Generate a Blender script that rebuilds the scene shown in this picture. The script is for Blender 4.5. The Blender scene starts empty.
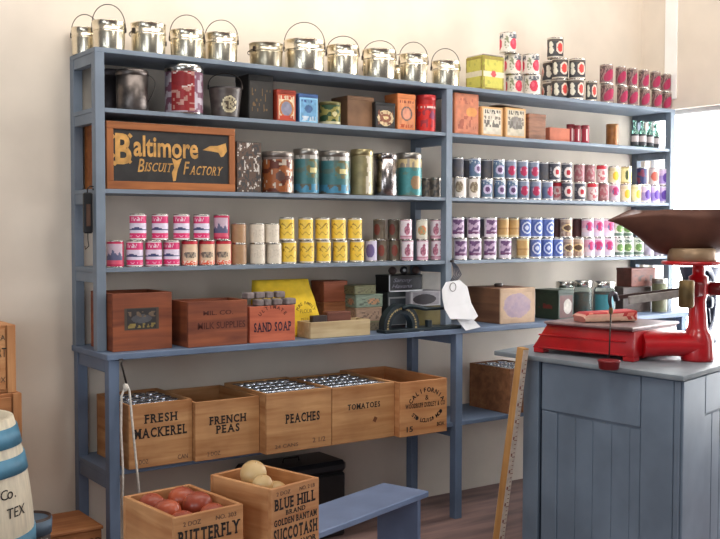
import bpy, bmesh, math, random
from mathutils import Vector, Matrix
R = random.Random(7)
PI = math.pi
SC = bpy.context.scene
WS = .24
COL = SC.collection

# ------------------------------------------------------------------ camera
CP = Vector((-1.641, -4.421, 1.6455)); YAW, PITCH, ROLL, FPX = .6119, -.041, .0019, 1005.5
FWD = Vector((math.sin(YAW)*math.cos(PITCH), math.cos(YAW)*math.cos(PITCH), math.sin(PITCH)))
_r = Vector((math.cos(YAW), -math.sin(YAW), 0)); _u = _r.cross(FWD)
RT = _r*math.cos(ROLL) + _u*math.sin(ROLL); UP = -_r*math.sin(ROLL) + _u*math.cos(ROLL)
cam = bpy.data.cameras.new('camera'); camo = bpy.data.objects.new('camera', cam); COL.objects.link(camo)
cam.sensor_width = 36; cam.lens = FPX*36/720; cam.clip_start = .05
M = Matrix((RT, UP, -FWD)).transposed().to_4x4(); M.translation = CP
camo.matrix_world = M; SC.camera = camo
# measuring helpers: where a sight line meets a real plane of the room
def ray(x, y): return FWD + RT*((x-360)/FPX) - UP*((y-269.5)/FPX)
def onY(x, y, Y): d = ray(x, y); return CP + d*((Y-CP.y)/d.y)
def onZ(x, y, Z): d = ray(x, y); return CP + d*((Z-CP.z)/d.z)
def onX(x, y, X): d = ray(x, y); return CP + d*((X-CP.x)/d.x)
def dep(P): return (Vector(P)-CP).dot(FWD)
def X_at(px, Y, py=231): return onY(px, py, Y).x
def Z_at(px, py, Y): return onY(px, py, Y).z

# ------------------------------------------------------------------ materials
def s2l(c):
    f = lambda v: v/12.92 if v <= .04045 else ((v+.055)/1.055)**2.4
    return tuple(f(v/255) for v in c[:3])
MATS = {}
def nodes(name):
    m = bpy.data.materials.new(name); m.use_nodes = True
    nt = m.node_tree; b = nt.nodes['Principled BSDF']
    return m, nt, b
def mat(name, rgb, rough=.6, metal=0, var=.12, scale=6, bump=0, rgb2=None, stretch=(1,1,1), detail=4, spec=.5, coat=0, trans=0, ramp=(.35,.65)):
    if name in MATS: return MATS[name]
    m, nt, b = nodes(name); c = s2l(rgb)
    c2 = s2l(rgb2) if rgb2 else tuple(v*(1-var*2) for v in c)
    if not rgb2: c = tuple(min(1, v*(1+var)) for v in c)
    tc = nt.nodes.new('ShaderNodeTexCoord'); mp = nt.nodes.new('ShaderNodeMapping'); mp.inputs['Scale'].default_value = stretch
    nz = nt.nodes.new('ShaderNodeTexNoise'); nz.inputs['Scale'].default_value = scale; nz.inputs['Detail'].default_value = detail
    cr = nt.nodes.new('ShaderNodeValToRGB'); cr.color_ramp.elements[0].position = ramp[0]; cr.color_ramp.elements[1].position = ramp[1]
    cr.color_ramp.elements[0].color = (*c2, 1); cr.color_ramp.elements[1].color = (*c, 1)
    L = nt.links.new
    L(tc.outputs['Object'], mp.inputs['Vector']); L(mp.outputs['Vector'], nz.inputs['Vector']); L(nz.outputs['Fac'], cr.inputs['Fac']); L(cr.outputs['Color'], b.inputs['Base Color'])
    b.inputs['Roughness'].default_value = rough; b.inputs['Metallic'].default_value = metal
    b.inputs['Specular IOR Level'].default_value = spec; b.inputs['Coat Weight'].default_value = coat
    b.inputs['Transmission Weight'].default_value = trans
    if bump:
        bp = nt.nodes.new('ShaderNodeBump'); bp.inputs['Strength'].default_value = bump; bp.inputs['Distance'].default_value = .01
        L(nz.outputs['Fac'], bp.inputs['Height']); L(bp.outputs['Normal'], b.inputs['Normal'])
    MATS[name] = m
    return m
def wood(name, light, dark, axis=0, rough=.65, grain=26):
    """grain running along one local axis"""
    if name in MATS: return MATS[name]
    st = [grain, grain, grain]; st[axis] = 2.2
    m, nt, b = nodes(name); L = nt.links.new
    tc = nt.nodes.new('ShaderNodeTexCoord'); mp = nt.nodes.new('ShaderNodeMapping'); mp.inputs['Scale'].default_value = st
    oi = nt.nodes.new('ShaderNodeObjectInfo'); ad = nt.nodes.new('ShaderNodeVectorMath'); ad.operation = 'ADD'
    nz = nt.nodes.new('ShaderNodeTexNoise'); nz.inputs['Scale'].default_value = 1; nz.inputs['Detail'].default_value = 6; nz.inputs['Distortion'].default_value = .6
    n2 = nt.nodes.new('ShaderNodeTexNoise'); n2.inputs['Scale'].default_value = 5; n2.inputs['Detail'].default_value = 3
    cr = nt.nodes.new('ShaderNodeValToRGB'); e = cr.color_ramp.elements; e[0].position = .3; e[1].position = .72
    e[0].color = (*s2l(dark), 1); e[1].color = (*s2l(light), 1)
    mx = nt.nodes.new('ShaderNodeMix'); mx.data_type = 'RGBA'; mx.blend_type = 'MULTIPLY'; mx.inputs[0].default_value = .45
    c2 = nt.nodes.new('ShaderNodeValToRGB'); c2.color_ramp.elements[0].position = .3; c2.color_ramp.elements[1].position = .6
    c2.color_ramp.elements[0].color = (.55, .45, .4, 1); c2.color_ramp.elements[1].color = (1, 1, 1, 1)
    L(tc.outputs['Object'], mp.inputs['Vector']); L(mp.outputs['Vector'], ad.inputs[0]); L(oi.outputs['Random'], ad.inputs[1]); L(ad.outputs[0], nz.inputs['Vector'])
    L(tc.outputs['Object'], n2.inputs['Vector'])
    L(nz.outputs['Fac'], cr.inputs['Fac']); L(n2.outputs['Fac'], c2.inputs['Fac'])
    L(cr.outputs['Color'], mx.inputs[6]); L(c2.outputs['Color'], mx.inputs[7]); L(mx.outputs[2], b.inputs['Base Color'])
    bp = nt.nodes.new('ShaderNodeBump'); bp.inputs['Strength'].default_value = .15; bp.inputs['Distance'].default_value = .005
    L(nz.outputs['Fac'], bp.inputs['Height']); L(bp.outputs['Normal'], b.inputs['Normal'])
    b.inputs['Roughness'].default_value = rough
    MATS[name] = m
    return m
def printed(name, rough=.5, metal=0, noise=.15):
    """printed paper or tinplate: the print itself is stored on the mesh, the node tree ages it"""
    if name in MATS: return MATS[name]
    m, nt, b = nodes(name); L = nt.links.new
    at = nt.nodes.new('ShaderNodeVertexColor'); at.layer_name = 'ink'
    nz = nt.nodes.new('ShaderNodeTexNoise'); nz.inputs['Scale'].default_value = 60
    mr = nt.nodes.new('ShaderNodeMapRange'); mr.inputs['To Min'].default_value = 1-noise; mr.inputs['To Max'].default_value = 1+noise
    mx = nt.nodes.new('ShaderNodeVectorMath'); mx.operation = 'SCALE'
    tc = nt.nodes.new('ShaderNodeTexCoord'); L(tc.outputs['Object'], nz.inputs['Vector'])
    L(nz.outputs['Fac'], mr.inputs['Value']); L(at.outputs['Color'], mx.inputs[0]); L(mr.outputs[0], mx.inputs['Scale']); L(mx.outputs[0], b.inputs['Base Color'])
    b.inputs['Roughness'].default_value = rough; b.inputs['Metallic'].default_value = metal
    MATS[name] = m
    return m
BLUE = mat('blue_grey_paint', (119,131,145), .55, 0, .07, 5, .05)
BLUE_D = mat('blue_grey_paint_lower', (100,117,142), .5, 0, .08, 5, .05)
COUNTER = mat('counter_paint', (116,132,150), .5, 0, .08, 4, .05)
TIN = mat('bright_tinplate', (215,212,205), .22, 1, .06, 12)
PAILM = mat('shiny_tinned_pail', (240,230,208), .26, 1, .07, 9, .03)
PAILD = mat('worn_tinned_pail', (204,192,168), .3, 1, .18, 9, .06)
WIRE = mat('dark_wire', (70,62,58), .45, .8)
DARKTIN = mat('tarnished_tin', (112,104,100), .38, .9, .25, 14, .1)
BLACK = mat('black_enamel', (26,26,28), .35, 0, .2, 6)
INK = mat('black_stencil_ink', (38,32,30), .8, 0, .15, 30)
INKG = mat('faded_stencil_ink', (96,72,58), .8, 0, .15, 30)
INKB = mat('brown_stencil_ink', (86,40,30), .8, 0, .15, 30)
GOLD = mat('gold_leaf_paint', (200,150,80), .5, .1, .18, 20)
PRINT = printed('printed_paper'); PRINTT = printed('printed_tinplate', .35, .25, .2)
RED = mat('red_scale_enamel', (190,20,30), .3, 0, .12, 7, .03, coat=.4)
REDD = mat('dark_red_enamel', (120,22,28), .35, 0, .15, 9)
PINE = wood('pine_crate_boards', (204,156,106), (164,110,64), 0)
PINEV = wood('pine_crate_upright', (204,156,106), (164,110,64), 2)
PALE = wood('pale_pine_crate', (214,160,108), (180,118,70), 0)
PALEV = wood('pale_pine_upright', (214,160,108), (180,118,70), 2)
DKW = wood('dark_stained_crate', (158,86,50), (108,52,32), 0)
DKWV = wood('dark_stained_upright', (158,86,50), (108,52,32), 2)
MIDW = wood('orange_stained_wood', (172,104,52), (126,70,32), 0)
MIDWV = wood('orange_stained_upright', (172,104,52), (126,70,32), 2)
CIGAR = wood('cigar_box_wood', (204,136,92), (160,98,62), 0)
CREAMW = wood('cream_box_wood', (206,186,146), (176,150,108), 0)
WHITEP = mat('white_tag_paper', (238,238,240), .8, 0, .03, 9)
BRASS = mat('aged_brass', (124,102,66), .5, .6, .2, 10)
GREYM = mat('grey_bar_steel', (170,163,158), .5, .2, .15, 20)

# ------------------------------------------------------------------ mesh helpers
def finish(bm, name, m, parent=None, sharp=35, smooth=True):
    if smooth:
        for f in bm.faces: f.smooth = True
        for e in bm.edges:
            if len(e.link_faces) == 2 and e.calc_face_angle(0) > math.radians(sharp): e.smooth = False
    me = bpy.data.meshes.new(name); bm.to_mesh(me); bm.free()
    for mm in (m if isinstance(m, (list, tuple)) else [m]): me.materials.append(mm)
    o = bpy.data.objects.new(name, me); COL.objects.link(o)
    if parent is not None: o.parent = parent
    return o
def box(bm, c, s, rot=None, bev=.0, taper=None):
    r = bmesh.ops.create_cube(bm, size=1); vs = r['verts']
    for v in vs:
        v.co = Vector((v.co.x*s[0], v.co.y*s[1], v.co.z*s[2]))
        if taper and v.co.z > 0: v.co.x *= taper; v.co.y *= taper
    if bev:
        es = list({e for v in vs for e in v.link_edges})
        g = bmesh.ops.bevel(bm, geom=es, offset=bev, segments=1, affect='EDGES', profile=.5)
        vs = list({v for f in g['faces'] for v in f.verts} | {v for v in vs if v.is_valid})
    if rot is not None: bmesh.ops.rotate(bm, verts=vs, cent=(0,0,0), matrix=rot)
    bmesh.ops.translate(bm, verts=vs, vec=Vector(c))
    return vs
def bx(name, c, s, m, parent=None, bev=.002, rot=None):
    bm = bmesh.new(); box(bm, c, s, rot, bev); return finish(bm, name, m, parent)
def lathe(bm, prof, seg=32, c=(0,0,0), cap=True, sx=1, sy=1):
    rings = []
    for r, z in prof:
        rings.append([bm.verts.new((c[0]+sx*r*math.cos(2*PI*i/seg), c[1]+sy*r*math.sin(2*PI*i/seg), c[2]+z)) for i in range(seg)])
    for a, b in zip(rings, rings[1:]):
        for i in range(seg):
            j = (i+1) % seg; bm.faces.new((a[i], a[j], b[j], b[i]))
    if cap:
        bm.faces.new(rings[0][::-1]); bm.faces.new(rings[-1])
    return [v for r in rings for v in r]
def lat(name, prof, m, parent=None, seg=32, c=(0,0,0), cap=True, sx=1, sy=1, sharp=35):
    bm = bmesh.new(); lathe(bm, prof, seg, c, cap, sx, sy); return finish(bm, name, m, parent, sharp)
def tube(bm, pts, r, seg=8, closed=False):
    pts = [Vector(p) for p in pts]; n = len(pts); rings = []
    rr = r if isinstance(r, (list, tuple)) else [r]*n
    prev = None
    for i, p in enumerate(pts):
        if closed: t = pts[(i+1) % n]-pts[i-1]
        else: t = pts[min(i+1, n-1)]-pts[max(i-1, 0)]
        t.normalize()
        a = prev if prev is not None else (Vector((0,0,1)) if abs(t.z) < .9 else Vector((1,0,0)))
        a = (a - t*a.dot(t)).normalized(); b = t.cross(a); prev = a
        rings.append([bm.verts.new(p + (a*math.cos(2*PI*k/seg)+b*math.sin(2*PI*k/seg))*rr[i]) for k in range(seg)])
    R2 = rings + ([rings[0]] if closed else [])
    for a, b in zip(R2, R2[1:]):
        for k in range(seg):
            j = (k+1) % seg; bm.faces.new((a[k], a[j], b[j], b[k]))
    if not closed:
        bm.faces.new(rings[0][::-1]); bm.faces.new(rings[-1])
def tb(name, pts, r, m, parent=None, seg=8, closed=False):
    bm = bmesh.new(); tube(bm, pts, r, seg, closed); return finish(bm, name, m, parent, 60)
def prism(bm, poly, z0, z1):
    a = [bm.verts.new((x, y, z0)) for x, y in poly]; b = [bm.verts.new((x, y, z1)) for x, y in poly]
    bm.faces.new(a[::-1]); bm.faces.new(b); n = len(poly)
    for i in range(n):
        j = (i+1) % n; bm.faces.new((a[i], a[j], b[j], b[i]))
    return a+b
def empty(name, loc, rz=0):
    o = bpy.data.objects.new(name, None); COL.objects.link(o); o.location = loc; o.rotation_euler = (0, 0, rz); o.empty_display_size = .05
    return o
LABELS = {}
def tag(o, label, cat, group=None, kind=None):
    n = len(label.split())
    if not 4 <= n <= 16: print('LABEL LENGTH', n, label)
    LABELS.setdefault(label, []).append(o.name)
    o['label'] = label; o['category'] = cat
    if group: o['group'] = group
    if kind: o['kind'] = kind
    return o
def thing(name, loc, label, cat, rz=0, group=None): return tag(empty(name, loc, rz), label, cat, group)
def struct(o): o['kind'] = 'structure'; return o
def dup(o, loc, rz=0):
    c = o.copy(); COL.objects.link(c); c.location = loc; c.rotation_euler = (0, 0, rz)
    for k in ('label', 'group'):
        if k in c: del c[k]
    for ch in o.children:
        d = ch.copy(); COL.objects.link(d); d.parent = c
        for g in ch.children:
            e = g.copy(); COL.objects.link(e); e.parent = d
    return c
FX, FY, FZ = Vector((1,0,0)), Vector((0,1,0)), Vector((0,0,1))
def text(parent, s, c, m, h, w=None, r=FX, u=FZ, bold=.0, shear=0, depth=.0006, name='lettering', spacing=1):
    cu = bpy.data.curves.new('lettering', 'FONT'); cu.body = s; cu.size = 1; cu.align_x = 'CENTER'; cu.align_y = 'CENTER'
    cu.offset = bold; cu.shear = shear; cu.extrude = .004; cu.resolution_u = 3; cu.space_character = spacing
    o = bpy.data.objects.new('tmp', cu); COL.objects.link(o)
    dg = bpy.context.evaluated_depsgraph_get(); me = bpy.data.meshes.new_from_object(o.evaluated_get(dg))
    bpy.data.objects.remove(o); bpy.data.curves.remove(cu)
    xs = [v.co.x for v in me.vertices]; ys = [v.co.y for v in me.vertices]
    cx, cy = (min(xs)+max(xs))/2, (min(ys)+max(ys))/2; hh = max(ys)-min(ys); ww = max(xs)-min(xs)
    sy = h/hh; sx = (w/ww) if w else sy
    nrm = r.cross(u)
    for v in me.vertices:
        x, y, z = (v.co.x-cx)*sx, (v.co.y-cy)*sy, depth*(1 if v.co.z > 0 else .1)
        v.co = Vector(c) + r*x + u*y + nrm*z
    me.materials.clear(); me.materials.append(m); me.name = name
    o = bpy.data.objects.new(name, me); COL.objects.link(o); o.parent = parent
    return o
SERIF = {'A': 'ln rn', 'B': 'lt lb', 'C': '', 'D': 'lt lb', 'E': 'lt lb', 'F': 'lt lb', 'H': 'lt lb rt rb', 'I': 'ct cb', 'K': 'lt lb rt rb', 'L': 'lt lb', 'M': 'lt lb rt rb', 'N': 'lt lb rt', 'P': 'lt lb', 'R': 'lt lb rb', 'T': 'cb', 'U': 'lt rt', 'Y': 'lt rt cb', 'V': 'lt rt'}
def slab_text(parent, s, c, m, h, w, r=FX, u=FZ, bold=.03, shear=0, name='lettering'):
    """heavy slab-serif stencil letters, one mesh per word"""
    bm = bmesh.new(); x = 0.0
    for ch in s:
        if ch == ' ': x += .45; continue
        o = text(None, ch, (0, 0, 0), m, 1.0, None, FX, FY, bold, 0, .01); me = o.data
        xs = [v.co.x for v in me.vertices]; x0, x1 = min(xs), max(xs); gw = x1-x0
        k = .86 if gw > .5 else 1
        for v in me.vertices: v.co.x = x+(v.co.x-x0)*k
        gw *= k; bm.from_mesh(me); bpy.data.objects.remove(o); bpy.data.meshes.remove(me)
        for q in SERIF.get(ch, '').split():
            xc = {'l': x+.085, 'r': x+gw-.085, 'c': x+gw/2}[q[0]]; yc = .5-.055 if q[1] == 't' else -.5+.055
            box(bm, (xc, yc, .005), (.34, .11, .01))
        x += gw+.17
    x -= .17; nrm = r.cross(u)
    for v in bm.verts:
        X_, Y_, Z_ = (v.co.x-x/2)*(w/x), v.co.y*h, v.co.z*.06
        v.co = Vector(c)+r*(X_+shear*Y_)+u*Y_+nrm*Z_
    return finish(bm, name, m, parent, smooth=False)
def arc_text(parent, s, c, rad, a0, a1, m, h, r=FX, u=FZ, bold=.02, name='lettering', flip=False):
    """letters set around an arc, joined into one mesh"""
    bm = bmesh.new()
    for i, ch in enumerate(s):
        if ch == ' ': continue
        a = a0 + (a1-a0)*(i/(max(1, len(s)-1)))
        er = r*math.cos(a)+u*math.sin(a); et = er.cross(r.cross(u)) if not flip else -er.cross(r.cross(u))
        up = er if not flip else -er
        o = text(None, ch, Vector(c)+er*rad, m, h, None, et, up, bold)
        bm.from_mesh(o.data); d = o.data; bpy.data.objects.remove(o); bpy.data.meshes.remove(d)
    return finish(bm, name, m, parent, smooth=False)
def paint_faces(bm, me_fn, lay):
    pass
def panel(parent, name, c, w, h, fn, nx=40, ny=40, r=FX, u=FZ, m=None, off=.0008):
    """flat printed sheet; fn(u,v) gives its colour"""
    bm = bmesh.new(); lay = bm.loops.layers.color.new('ink'); n = r.cross(u)
    V = [[bm.verts.new(Vector(c)+r*(w*(i/nx-.5))+u*(h*(j/ny-.5))+n*off) for i in range(nx+1)] for j in range(ny+1)]
    for j in range(ny):
        for i in range(nx):
            f = bm.faces.new((V[j][i], V[j][i+1], V[j+1][i+1], V[j+1][i]))
            cc = fn((i+.5)/nx, (j+.5)/ny)
            for l in f.loops: l[lay] = (*[x/255 for x in cc], 1)
    return finish(bm, name, m or PRINT, parent)
def sleeve(name, rad, z0, z1, fn, parent=None, nu=72, nv=26, m=None, sx=1, sy=1, top_r=None):
    """printed wrapper around a round can; u=.5 faces the room"""
    bm = bmesh.new(); lay = bm.loops.layers.color.new('ink'); top_r = top_r or rad
    V = []
    for j in range(nv+1):
        rr = rad+(top_r-rad)*j/nv
        V.append([bm.verts.new((sx*rr*math.cos(-PI/2+(i/nu-.5)*2*PI), sy*rr*math.sin(-PI/2+(i/nu-.5)*2*PI), z0+(z1-z0)*j/nv)) for i in range(nu)])
    for j in range(nv):
        for i in range(nu):
            k = (i+1) % nu
            f = bm.faces.new((V[j][i], V[j][k], V[j+1][k], V[j+1][i]))
            cc = fn((i+.5)/nu, (j+.5)/nv)
            for l in f.loops: l[lay] = (*[x/255 for x in cc], 1)
    return finish(bm, name, m or PRINT, parent, 60)
# value noise for worn prints
def hsh(i, j): 
    n = (i*374761393 + j*668265263) & 0xffffffff; n = ((n ^ (n >> 13))*1274126177) & 0xffffffff
    return ((n ^ (n >> 16)) & 0xffff)/65535
def vn(x, y):
    i, j = math.floor(x), math.floor(y); a, b = x-i, y-j; a = a*a*(3-2*a); b = b*b*(3-2*b)
    return (hsh(i,j)*(1-a)+hsh(i+1,j)*a)*(1-b) + (hsh(i,j+1)*(1-a)+hsh(i+1,j+1)*a)*b
def mixc(a, b, t): return tuple(a[k]+(b[k]-a[k])*t for k in range(3))
def ell(u, v, cu, cv, ru, rv): return ((u-cu)/ru)**2+((v-cv)/rv)**2

# ------------------------------------------------------------------ the room
WY = .335
PL = mat('cream_plaster', (227,215,200), .9, 0, .035, 3, .12, detail=6)
WALLX = 4.14
def wallbox(name, lo, hi, m): 
    c = [(a+b)/2 for a, b in zip(lo, hi)]; s = [b-a for a, b in zip(lo, hi)]
    return struct(bx(name, c, s, m, None, 0))
wallbox('wall_back', (-3.2, WY, 0), (WALLX, WY+.2, 3.7), PL)
# right wall with a wide window opening
WZ0, WZ1, WYA, WYB, WTH = .35, 2.47, .29, -1.75, .12
bm = bmesh.new()
def wb(lo, hi): box(bm, [(a+b)/2 for a, b in zip(lo, hi)], [b-a for a, b in zip(lo, hi)])
wb((WALLX, -3.2, WZ1), (WALLX+WTH, WY+.2, 3.7)); wb((WALLX, -3.2, 0), (WALLX+WTH, WY+.2, WZ0)); wb((WALLX, WYA, WZ0), (WALLX+WTH, WY+.2, WZ1)); wb((WALLX, -3.2, WZ0), (WALLX+WTH, WYB, WZ1))
struct(finish(bm, 'wall_right', PL, smooth=False))
FLOORM = mat('worn_floor_boards', (150,120,112), .7, 0, .1, 3, .1, rgb2=(112,90,88), stretch=(.6,4,1))
wallbox('floor', (-3.2, -6, -.1), (WALLX+.4, WY+.2, 0), FLOORM)
struct(bx('bright_strip_1', (WALLX-.006, .075, 3.12), (.012, .10, 1.16), mat('bright_strip_white', (252,250,246), .6, 0, .02), None, .002))  # white strip added to stand in for a bright lit band on the wall
# window: frame + panes + bright yard beyond
win = struct(empty('window_1', (WALLX+.09, (WYA+WYB)/2, WZ0)))
FR = mat('window_frame_white', (235,235,235), .5, 0, .03)
ww_, hh_ = WYA-WYB, WZ1-WZ0
bm = bmesh.new()
for y in (-ww_/2+.015, ww_/2-.015): box(bm, (0, y, hh_/2), (.05, .03, hh_))
for z in (.015, hh_-.015): box(bm, (0, 0, z), (.05, ww_, .03))
finish(bm, 'window_frame', FR, win)
GL = mat('window_glass', (255,255,255), .0, 0, 0, 5, trans=1)
bx('pane', (.0, 0, hh_/2), (.004, ww_-.1, hh_-.1), GL, win, 0)
m, nt, b = nodes('sunlit_yard'); b.inputs['Base Color'].default_value = (1,1,1,1)
nz = nt.nodes.new('ShaderNodeTexNoise'); nz.inputs['Scale'].default_value = .6
mr = nt.nodes.new('ShaderNodeMapRange'); mr.inputs['To Min'].default_value = 4.2; mr.inputs['To Max'].default_value = 5.2
nt.links.new(nz.outputs['Fac'], mr.inputs['Value']); nt.links.new(mr.outputs[0], b.inputs['Emission Strength']); b.inputs['Emission Color'].default_value = (.96,.98,1,1)
bm = bmesh.new()
V = [bm.verts.new(p) for p in ((4.9,-5,-.4),(4.9,2.2,-.4),(4.9,2.2,3.9),(4.9,-5,3.9))]; bm.faces.new(V[::-1]); struct(finish(bm, 'exterior', m))

# ------------------------------------------------------------------ shelving
ZA, ZB, ZC, ZD, ZF, ZG = 2.461, 2.191, 1.823, 1.461, 1.081, .5475
FY0 = -.1227; XE = 4.09; MX = 2.06; PW = .045; LW = .05; LMX = 2.036
sh = thing('shelving_unit', (0, 0, 0), 'long blue-grey painted wooden shelving built against the plaster wall', 'shelving')
T = .022
bx('shelf_board', (XE/2+.002, WY/2-.001, ZA-T/2), (XE+.004, WY-.004, T), BLUE, sh)
for x0, x1 in ((0, MX), (MX+PW, XE)):
    for z in (ZB, ZC, ZD):
        bx('shelf_board', ((x0+x1)/2+(PW/2 if x0 == 0 else 0), WY/2+.001, z-.01), (x1-x0+(PW if x0==0 else 0)-.001, WY-.008, .02), BLUE, sh, .0015)
def frame(x, xl):
    for y0 in (0, WY-.05):
        bx('post', (x+PW/2, y0+.024-.001, (ZF+ZA-T)/2), (PW, .048, ZA-T-ZF), BLUE, sh)
    for z in (ZA-T, ZB-.02, ZC-.02, ZD-.02):
        bx('end_rail', (x+PW/2, WY/2, z-.024), (PW-.006, WY-.1, .048), BLUE, sh)
    for y0 in (FY0, WY-.055):
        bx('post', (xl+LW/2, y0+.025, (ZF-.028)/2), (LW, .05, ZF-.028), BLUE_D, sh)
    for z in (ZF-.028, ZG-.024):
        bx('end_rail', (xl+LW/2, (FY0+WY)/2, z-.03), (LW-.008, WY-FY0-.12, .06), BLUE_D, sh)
frame(0, .006); frame(MX, LMX); frame(XE-PW, XE-PW-.01)
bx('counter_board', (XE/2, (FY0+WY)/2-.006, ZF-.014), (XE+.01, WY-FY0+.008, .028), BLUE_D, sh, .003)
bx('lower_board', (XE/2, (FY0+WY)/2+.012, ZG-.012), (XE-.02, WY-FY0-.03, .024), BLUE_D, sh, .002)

# ------------------------------------------------------------------ pails on the top shelf
def pail_mesh(r, h, m, name='tin_pail'):
    root = empty(name, (0,0,0))
    lat('body', [(r*.93, 0), (r*.95, .004), (r*.985, h*.6), (r*.985, h*.72)], m, root, 40)
    lat('lid', [(r*.985, h*.66), (r*1.0, h*.66), (r*1.02, h*.675), (r*1.02, h*.7), (r*1.0, h*.71), (r*1.005, h*.96), (r*1.025, h*.97), (r*1.02, h), (r*.93, h*.985), (r*.5, h*1.0), (r*.16, h*1.005), (r*.14, h*1.06), (r*.05, h*1.07)], m, root, 40)
    return root
def bail(root, r, h, tilt, rise, m=WIRE, z=.74):
    pts = []
    for k in range(25):
        a = PI*k/24; x = -r*1.03*math.cos(a); q = math.sin(a)**.8*rise
        pts.append((x, q*math.sin(tilt), h*z + q*math.cos(tilt)))
    b = tb('bail_handle', pts, .0021, m, root, 6)
    for s in (-1, 1): bx('ear', (s*r*1.02, 0, h*z), (.008, .018, .024), m, root, .002)
PR = .078
# (px left, px right, y top, Yc, handle rise, tilt, rz, material, words)
pails = [
 (92.5,125.5,17, .095,.115,-.15,-.55,0,'shiny lidded tin pail at the front corner above the first post'),
 (131,166,19, .095,-.02,1.5,.2,0,'lidded tin pail with lowered handle, second along the top shelf front'),
 (170,204,26, .095,.115,0,-.5,0,'lidded tin pail with upright handle, third along the top shelf front'),
 (205,238,29, .095,.115,.2,-.5,0,'lidded tin pail beside the wide empty gap on the top shelf'),
 (249,283,39, .115,-.05,1.55,.3,1,'dull lidless-looking tin pail without raised handle on the top shelf'),
 (284,325,35, .085,.14,0,-.55,0,'biggest tin pail with the tallest round handle on the top shelf'),
 (326,359,41, .095,.1,-.5,-.45,0,'tin pail with leaning handle just past the biggest pail'),
 (362,396,45, .095,.1,-.5,-.45,0,'tin pail two along from the biggest pail, handle leaning aside'),
 (399,428,50, .095,.115,0,-.55,0,'tin pail second from the yellow-green canister, handle upright'),
 (431,460,57, .095,.115,0,-.5,0,'tin pail standing next to the yellow-green canister'),
]
for (a, b_, yt, yc, rise, tilt, rz, mi, lab) in pails:
    pc = (a+b_)/2; P = onY(pc, 60, yc); d = dep(P); r = (b_-a)/2*d/FPX/1.02
    zt = Z_at(pc, yt+2, yc-r); h = zt-ZA
    o = pail_mesh(r, h, [PAILM, PAILD][mi])
    o.location = (P.x, yc, ZA+.0005); o.rotation_euler[2] = rz
    if rise > 0: bail(o, r, h, tilt, rise)
    else: bail(o, r, h, 1.75, r*1.1)
    tag(o, lab, 'pail', 'tin pails along the top shelf')
back = [(85,'tin pail behind the first pail at the shelf end, handle up',.1),(299,'tin pail half hidden behind the biggest pail',.09),(400,'tin pail hidden behind the pail two from the canister',.1),
        (343,'tin pail behind the leaning-handled pail past the biggest one',.06),(374,'tin pail in back row behind two leaning-handled pails',.08),(210,'tin pail in back row near the wide gap',.02),(153,'tin pail in back row between first and second pails',.02)]
for px, lab, rise in back:
    yc = .262; P = onY(px, 50, yc); r = .062; h = .125
    o = pail_mesh(r, h, PAILM); o.location = (P.x, yc, ZA+.0005); o.rotation_euler[2] = -.55; bail(o, r, h, 0, rise)
    tag(o, lab, 'pail', 'tin pails along the top shelf')

# ------------------------------------------------------------------ cans: wrappers
def scrib(u, v, f=22, g=9, t=.62): return vn(u*f+3, v*g) > t
W_ = (236,232,232)
def d_pink(u, v):
    if v < .03 or v > .97: return (235,225,225)
    q = (u*2+.5) % 1
    if v > .66: c = (214,52,112); return (236,200,214) if (.74 < v < .9 and .25 < q < .75 and scrib(u, v, 60, 14, .5)) else c
    if v < .26: c = (226,44,110); return (244,170,200) if (.1 < v < .18 and scrib(u, v, 70, 10, .55)) else c
    hgt = .42+.1*max(0, 1-abs(q-.5)/.28)*(.7+.6*vn(u*30, 1))
    if .36 < v < hgt: return (62,66,112)
    return (226,214,232)
def d_dkpink(u, v):
    if v > .9 or v < .1: return (196,40,84)
    q = (u*2+.5) % 1
    if q < .12 or q > .9: return (176,24,66)
    if v < .24: return (214,84,110)
    if v < .35+.25*vn(u*22, 4) + .1*(1-abs(q-.5)*2): return (92,92,124)
    return (200,176,190)
def d_redtan(u, v):
    q = (u*2+.5) % 1
    if v > .88 or q < .16: return (196,32,52)
    if v < .17: return (232,90,60) if not scrib(u, v, 60, 20, .55) else (240,220,200)
    if ell(q, v, .55, .42, .28, .14) < 1: return (110,100,92) if scrib(u, v, 40, 14, .4) else (170,150,130)
    return (226,196,164)
def d_kraft(u, v): return mixc((176,138,100), (160,122,88), vn(u*9, v*4))
def d_cream(u, v):
    c = (218,206,188)
    return mixc(c, (190,176,158), .6) if (.3 < v < .75 and ((u*2+.5) % 1) > .3 and scrib(u, v, 50, 24, .62)) else c
def d_yellow(u, v):
    if v > .965 or v < .03: return (225,215,200)
    c = (232,190,52); q = (u*2+.5) % 1
    if .5 < v < .82 and .18 < q < .85:
        if abs(v-.66-.1*math.sin(q*17+4*vn(q*6, 1))) < .03 or abs(v-.62-.14*math.sin(q*9+1)) < .022: return (150,112,36)
    if .18 < v < .42 and .3 < q < .85 and abs(v-.3-.07*math.sin(q*22+3*vn(q*5, 3))) < .022: return (168,126,44)
    return mixc(c, (240,208,96), vn(u*8, v*3))
def d_lady(u, v):
    q = (u*2+.5) % 1; c = (226,214,222)
    if v < .12 or v > .94: return (206,160,178)
    if abs(v-.16) < .02: return (170,90,110)
    if ell(q, v, .5, .45, .16, .24) < 1 or ell(q, v, .55, .75, .07, .09) < 1: return (150,84,108) if scrib(u, v, 40, 16, .4) else (196,130,150)
    if q > .75 and scrib(u, v, 40, 16, .66): return (170,110,130)
    return c
def d_ladyg(u, v):
    q = (u*2+.5) % 1
    if v < .12 or v > .92: return (200,196,180)
    if ell(q, v, .5, .45, .26, .26) < 1: return (206,130,84) if scrib(u, v, 30, 12, .45) else (150,150,110)
    return (206,204,188)
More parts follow.
